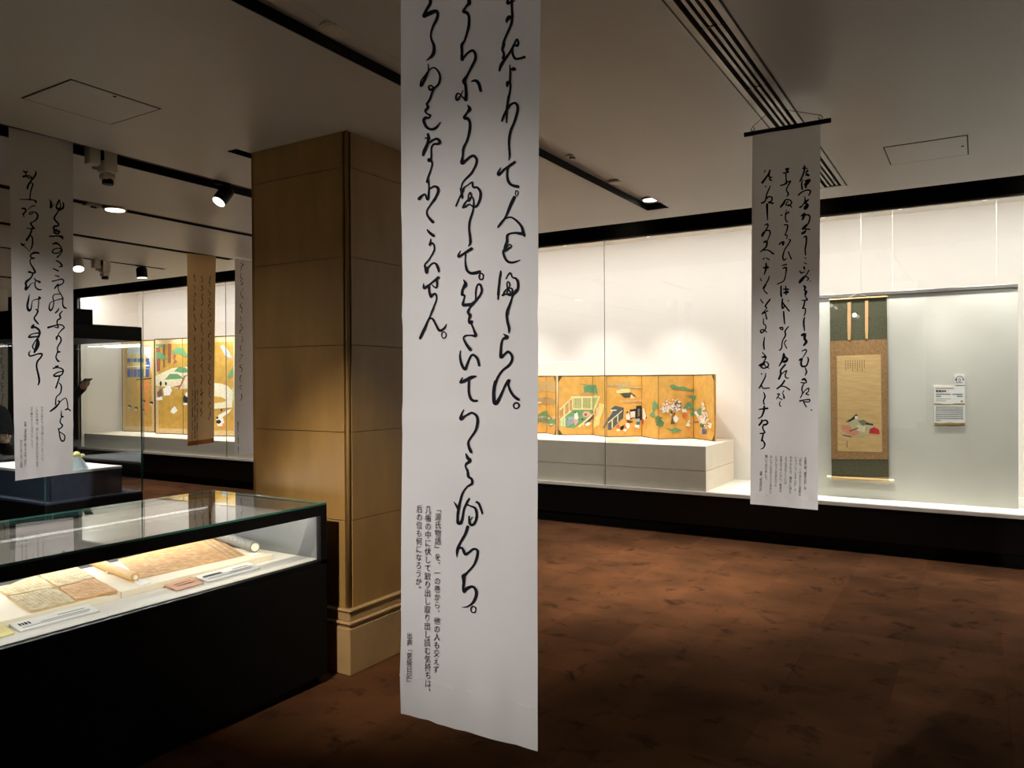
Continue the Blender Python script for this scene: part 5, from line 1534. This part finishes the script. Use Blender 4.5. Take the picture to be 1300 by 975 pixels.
downlight(825, 257, 'glowing round downlight at the far end of the ceiling trough', True)
downlight(780, 236, 'unlit round downlight between the sensor and the glowing one', False)
downlight(421, 46, 'dark round downlight in the trough left of the large banner', False)
c = P(725, 204, 'z', ZC + .02)
t = thing('smoke_detector', (-2.19, c.y, ZC + .03), 'small round ceiling sensor in the trough nearest the large banner', 'sensor')
mk('sensor_base', MB().tube([(-2.19, c.y, ZC + .038), (-2.19, c.y, ZC + .05)], .045, 20), 'whitemetal', t)
mk('sensor_head', MB().tube([(-2.19, c.y, ZC + .026), (-2.19, c.y, ZC + .038)], [.016, .022], 14), 'alu', t)


def spot(loc, aim, label, lit, power=0.0, col='black', size=.045, length=.12, ang=45, colr=WARM, blend=.7):
    """cylindrical track spotlight: adaptor, arm, yoke, head, lens"""
    x, y, z = loc
    t = thing('track_spotlight', (x, y, z - .1), label, 'spotlight', 'spotlights on the ceiling tracks')
    mk('adaptor', bx(x - .015, x + .015, y - .07, y + .05, z - .03, z), col, t, bevel=.003)
    mk('arm', MB().tube([(x, y, z - .03), (x, y, z - .075)], .008, 8), col, t)
    d_ = (Vector(aim) - Vector((x, y, z - .09))).normalized()
    h = Vector((x, y, z - .095))
    a_, b_ = h - d_ * length * .5, h + d_ * length * .5
    hd = mk('head', MB().tube([a_, a_ + d_ * .02, b_], [size * .8, size, size], 18), col, t, smooth=False)
    mk('lens', MB().tube([b_, b_ + d_ * .004], size * .88, 18), 'lamp' if lit else 'whitemetal', hd)
    if power:
        lamp('spot_beam', 'SPOT', b_ + d_ * .02, aim, power, colr, t, spot_size=math.radians(ang), spot_blend=blend, shadow_soft_size=.04)
    return t


def boxlight(loc, label, s=1.0, power=0.0, aim=None):
    """white box-shaped track luminaire: gear box, bracket, two-part head, black lens hood"""
    x, y, z = loc
    t = thing('track_projector', (x, y, z - .22 * s), label, 'spotlight', 'spotlights on the ceiling tracks')
    mk('gear_box', bx(x - .035 * s, x + .035 * s, y - .10 * s, y - .02 * s, z - .12 * s, z), 'whitemetal', t, bevel=.004)
    mk('bracket', bx(x - .05 * s, x - .042 * s, y, y + .09 * s, z - .10 * s, z), 'whitemetal', t)
    mk('bracket', bx(x + .042 * s, x + .05 * s, y, y + .09 * s, z - .10 * s, z), 'whitemetal', t)
    mk('hinge_box', bx(x - .04 * s, x + .04 * s, y + .005 * s, y + .085 * s, z - .07 * s, z - .005), 'black', t, bevel=.003)
    hd = mk('head', bx(x - .046 * s, x + .046 * s, y - .002, y + .095 * s, z - .155 * s, z - .075 * s), 'whitemetal', t, bevel=.006)
    mk('head', bx(x - .04 * s, x + .04 * s, y + .004, y + .09 * s, z - .205 * s, z - .16 * s), 'whitemetal', t, bevel=.008)
    mk('lens_hood', MB().tube([(x, y + .05 * s, z - .20 * s), (x, y + .05 * s, z - .235 * s)], .038 * s, 16), 'black', t)
    mk('knob', MB().tube([(x - .05 * s, y - .03 * s, z - .125 * s), (x - .05 * s, y + .0, z - .125 * s)], .010 * s, 10), 'alu', t)
    if power:
        lamp('spot_beam', 'SPOT', (x, y + .05 * s, z - .25 * s), aim, power, WARM, t, spot_size=math.radians(70), spot_blend=.8, shadow_soft_size=.04)
    return t


pA1 = P(128, 196, 'x', -4.50)
boxlight((-4.50, pA1.y, ZC + .03), 'white box spotlight hanging from the track right of the left banner', .85)
pA2 = P(284, 240, 'x', -4.50)
spot((-4.50, pA2.y, ZC + .03), (-4.7, 1.4, 0), 'glowing black spotlight beside the pillar on the nearest track', True, P_SPOT, ang=60, size=.05, length=.13)
pD1 = P(128, 330, 'x', -8.41)
boxlight((-8.41, pD1.y, ZC + .02), 'white box spotlight on the farthest short track', .95)
pD2 = P(180, 338, 'x', -8.41)
spot((-8.41, pD2.y, ZC + .02), (-8.4, pD2.y + .2, 0), 'small black spotlight shining down near the end of the far track', True, 25, ang=70, size=.06)
pD0 = P(99, 326, 'x', -8.41)
spot((-8.41, pD0.y, ZC + .02), (-7.2, pD0.y - .5, .6), 'white spotlight glowing at the right edge of the left banner', True, 20, col='whitemetal', ang=60, size=.06)
pB1 = P(146, 263, 'x', -5.80)
t = thing('downlight', (-5.80, pB1.y, ZC), 'oval glowing downlight set in the second track', 'downlight')
mk('trim_ring', MB().tube([(-5.80, pB1.y, ZC - .012), (-5.80, pB1.y, ZC + .01)], .085, 24), 'alu', t)
mk('lens', MB().tube([(-5.80, pB1.y, ZC - .016), (-5.80, pB1.y, ZC - .012)], .07, 24), 'lampdim', t)
pB2 = P(117, 258, 'x', -5.80)
t = thing('track_adaptor', (-5.80, pB2.y, ZC - .02), 'small silver track adaptor left of the oval downlight', 'adaptor')
mk('body', bx(-5.83, -5.77, pB2.y - .06, pB2.y + .06, ZC - .02, ZC + .01), 'alu', t, bevel=.004)
mk('lock_lever', bx(-5.79, -5.775, pB2.y - .02, pB2.y + .02, ZC - .032, ZC - .02), 'black', t)
# unseen spotlights out of frame, behind, left and right of the camera
spot((-4.50, 0.9, ZC + .03), (-3.3, 3.05, .7), 'added, unseen black spotlight on the nearest track aimed at the pillar, outside the left edge', True, 38, ang=64, blend=1.0)  # added lamp that brightens the near face of the pillar
NEU = (1.0, 0.97, 0.965)
spot((-2.19, -2.4, ZC + .052), (-0.93, 1.27, 1.46), 'black spotlight behind the viewer aimed at the large banner', True, 740, ang=21, colr=NEU, blend=1.0)
spot((-2.19, -1.9, ZC + .052), (-0.93, 1.27, 1.75), 'added, unseen black fill spotlight behind the viewer washing the large banner', True, 85, ang=50, colr=NEU, blend=1.0)  # added wide fill under the narrow banner beam
spot((2.4, 1.4, ZC), (-0.86, 4.05, 1.15), 'added, unseen black ceiling spotlight outside the right edge aimed at the right banner', True, 950, ang=26, colr=NEU, blend=1.0)  # added lamp, brightens the right banner and the carpet beyond it
spot((-2.19, 0.1, ZC + .052), (-4.43, 2.26, 1.3), 'black spotlight in the trough above the viewer aimed at the left banner', True, 560, ang=36, colr=NEU, blend=1.0)
spot((-2.19, 0.8, ZC + .052), (-2.90, 3.5, .2), 'added, unseen black spotlight in the trough above the viewer aimed at the pillar base', True, 420, ang=40, blend=1.0)  # added lamp that brightens the lower right face of the pillar

def fill_washer(x):  # added lamp, lifts the plinth fronts and the carpet by the glass
    t = thing('fill_washer', (x, 6.75, 3.34), 'added black fill lamp, unseen in the dark cove above the showcase glass', 'spotlight', 'added fill lamps in the cove')
    mk('housing', bx(x - .16, x + .16, 6.70, 6.80, 3.37, 3.42), 'black', t, bevel=.004)
    mk('lens', bx(x - .14, x + .14, 6.72, 6.78, 3.365, 3.37), 'lampdim', t)
    lamp('fill_light', 'AREA', (x, 6.75, 3.36), (x, 7.25, .3), P_COVE, CASEW, t, shape='RECTANGLE', size=.26, size_y=.05, spread=math.radians(110))
for xx in (-11.5, -9.5, -7.5, -5.5, -3.5, -1.5, .5, 2.5):
    fill_washer(xx)

# small spotlights added to brighten the exhibits, unseen behind the showcase header
def fill_spot(x, aim, power, label, ang=60):
    d_ = (Vector(aim) - Vector((x, YG + .10, 3.16))).normalized()
    h = Vector((x, YG + .11, 3.155))
    t = sh
    hd = mk('fill_spotlight', MB().tube([h - d_ * .025, h + d_ * .03], .022, 14).tube([(x, YG + .11, 3.205), (x, YG + .11, 3.15)], .006, 8), 'black', sh)
    mk('lens', MB().tube([h + d_ * .03, h + d_ * .033], .019, 14), 'lamp', hd)
    lamp('spot_beam', 'SPOT', h + d_ * .04, aim, power, CASEW, t, spot_size=math.radians(ang), spot_blend=.8, shadow_soft_size=.03)
for xx in (-1.25, -.6, .05):
    fill_spot(xx, (xx, YP, 1.0), P_CSPOT * .62, 'added tiny fill spotlight, unseen in the showcase header above the linen backdrop')
for xx in (-5.0, -4.0, -3.0):
    fill_spot(xx, (xx, 8.45, 1.2), P_CSPOT * .60, 'added tiny fill spotlight, unseen in the showcase header above the small gold screens')
for xx in (-12.6, -11.5, -10.4):
    fill_spot(xx, (xx, 8.45, 1.4), P_CSPOT * .95, 'added tiny fill spotlight, unseen in the showcase header above the tall screens')

# ------------------------------------------------------------------ visitors
def person(label, base, face_dir, hand_px, hand_d, coat='cloth_black', height=1.66, side=1):
    """standing visitor, one hand raised holding a phone; side = +1 raises the right-hand arm as seen from the camera"""
    base = Vector(base)
    fwd = Vector((face_dir[0], face_dir[1], 0)).normalized()
    rt = Vector((fwd.y, -fwd.x, 0))
    if rt.dot(CR) < 0: rtc = -rt
    else: rtc = rt
    k = height / 1.66
    V, E, R_ = [], [], []

    def add(p, r, par=None):
        V.append(tuple(p)); R_.append(r)
        if par is not None: E.append((par, len(V) - 1))
        return len(V) - 1

    def at(a, b, z): return base + rtc * a + fwd * b + Vector((0, 0, z * k))
    pel = add(at(0, 0, .92), .145)
    wai = add(at(0, 0, 1.06), .135, pel)
    che = add(at(0, .01, 1.24), .150, wai)
    shl = add(at(0, 0, 1.36), .105, che)
    nk = add(at(0, .01, 1.43), .052, shl)
    hd0 = add(at(0, .03, 1.50), .072, nk)
    hd1 = add(at(0, .02, 1.585), .082, hd0)
    add(at(0, .01, 1.635), .045, hd1)
    nose = add(at(0, .115, 1.53), .014, hd0)
    for s in (-1, 1):
        hip = add(at(s * .10, 0, .86), .105, pel)
        kn = add(at(s * .11, .02, .48), .068, hip)
        an = add(at(s * .11, 0, .09), .046, kn)
        ft = add(at(s * .115, .13, .045), .040, an)
    ds = Vector((0, 0, 0))
    hand = CAM + ray(*hand_px) * hand_d
    skin = {hd0, hd1, nose, len(V)}
    skinv = [at(0, .03, 1.5), at(0, .02, 1.585), at(0, .115, 1.53)]
    for s in (-1, 1):
        sh_ = add(at(s * .185, 0, 1.34), .072, shl)
        if s == side:
            el = base + rtc * (s * .20) + fwd * .06 + Vector((0, 0, hand.z - .17))
            e_ = add(el, .066, sh_)
            wr_p = hand + (Vector(el) - hand).normalized() * .11
            wr = add(wr_p, .046, e_)
            hp = hand
        else:
            e_ = add(at(s * .25, -.02, 1.06), .055, sh_)
            wr_p = at(s * .24, .06, .84)
            wr = add(wr_p, .034, e_)
            hp = at(s * .235, .08, .75)
        ax_ = (Vector(hp) - Vector(wr_p)).normalized()
        ac = ax_.cross(Vector((0, 0, 1)))
        ac = ac.normalized() if ac.length > .2 else rtc.copy()
        pm_ = add(Vector(wr_p) + ax_ * .05, .028, wr)
        skinv.append(Vector(wr_p) + ax_ * .05)
        cur = ac.cross(ax_)
        for f, (o, l) in enumerate(((-.028, .070), (-.009, .080), (.010, .074), (.028, .058))):
            b0_ = add(Vector(wr_p) + ax_ * .085 + ac * o, .0095, pm_)
            b1_ = add(Vector(wr_p) + ax_ * (.085 + l * .5) + ac * o + cur * .012, .009, b0_)
            add(Vector(wr_p) + ax_ * (.085 + l * .75) + ac * o + cur * .035, .008, b1_)
            skinv += [Vector(V[b0_]), Vector(V[b1_]), Vector(V[b1_ + 1])]
        th0 = add(Vector(wr_p) + ax_ * .045 - ac * .040 + cur * .01, .011, pm_)
        add(Vector(wr_p) + ax_ * .085 - ac * .050 + cur * .03, .009, th0)
        skinv += [Vector(V[th0]), Vector(V[th0 + 1])]
        if s == side: pdir = (ax_, ac, cur)
    me = bpy.data.meshes.new('body')
    me.from_pydata([tuple(Vector(v) - base) for v in V], E, [])
    ob = bpy.data.objects.new('tmp', me)
    COL.objects.link(ob)
    mod = ob.modifiers.new('skin', 'SKIN')
    for i, r in enumerate(R_):
        me.skin_vertices[0].data[i].radius = (r, r * (.72 if i in (pel, wai, che, shl) else 1.0))
    me.skin_vertices[0].data[0].use_root = True
    sb = ob.modifiers.new('sub', 'SUBSURF'); sb.levels = 2; sb.render_levels = 2
    dg = bpy.context.evaluated_depsgraph_get(); dg.update()
    me2 = bpy.data.meshes.new_from_object(ob.evaluated_get(dg))
    bpy.data.objects.remove(ob)
    me2.materials.clear()
    me2.materials.append(M[coat]); me2.materials.append(M['skin'])
    for p in me2.polygons:
        p.use_smooth = True
        c_ = Vector(p.center) + base
        dmin = min((c_ - s).length for s in skinv)
        hz = c_.z > base.z + 1.42 * k and (Vector((c_.x, c_.y, 0)) - Vector((base.x, base.y, 0))).length < .14
        p.material_index = 1 if (hz or dmin < .035) else 0
    root = thing('person', base, label, 'person')
    body = bpy.data.objects.new('body', me2)
    COL.objects.link(body); body.parent = root
    hm = MB().ellipsoid(at(0, -.012, 1.575), .092, .098, .088, 16, 10)
    mk('hair', hm, 'hair', root, smooth=True)
    for s in (-1, 1):
        mk('eye', MB().ellipsoid(at(s * .032, .098, 1.545), .011, .008, .007, 8, 6), 'ivory', root, smooth=True)
    ax_, ac, cur = pdir
    ph = hand + cur * .030 + ax_ * .02
    pb_ = []
    for sx, sy, sz in ((-1, -1, -1), (1, -1, -1), (1, 1, -1), (-1, 1, -1), (-1, -1, 1), (1, -1, 1), (1, 1, 1), (-1, 1, 1)):
        pb_.append(ph + ac * (sx * .037) + ax_ * (sy * .072) + cur * (sz * .004))
    phn = thing('smartphone', ph - Vector((0, 0, .07)), 'dark phone held up by ' + ('the visitor half hidden by the left banner' if side > 0 and base.x < -7.9 else 'the visitor at the left edge'), 'phone')
    mk('phone_body', MB().hexa(pb_[:4], pb_[4:]), 'blackgloss', phn, bevel=.002)
    sc_ = MB(); sc_.face([ph + ac * (sx * .034) + ax_ * (sy * .068) + cur * .0046 for sx, sy in ((-1, -1), (1, -1), (1, 1), (-1, 1))])
    mk('screen', sc_, 'endgrey', phn, recalc=False)
    return root


bA = P(62, 486, 'x', -8.2)
person('visitor in dark coat raising a phone, mostly hidden behind the left banner', (bA.x, bA.y, 0), (.9, .4), (109, 488), (bA - CAM).dot(_F) - .15)
bB = P(-24, 486, 'x', -7.75)
person('visitor in a black coat cut off by the left edge of the picture', (bB.x, bB.y, 0), (1.0, .1), (4, 556), (bB - CAM).dot(_F) - .25)
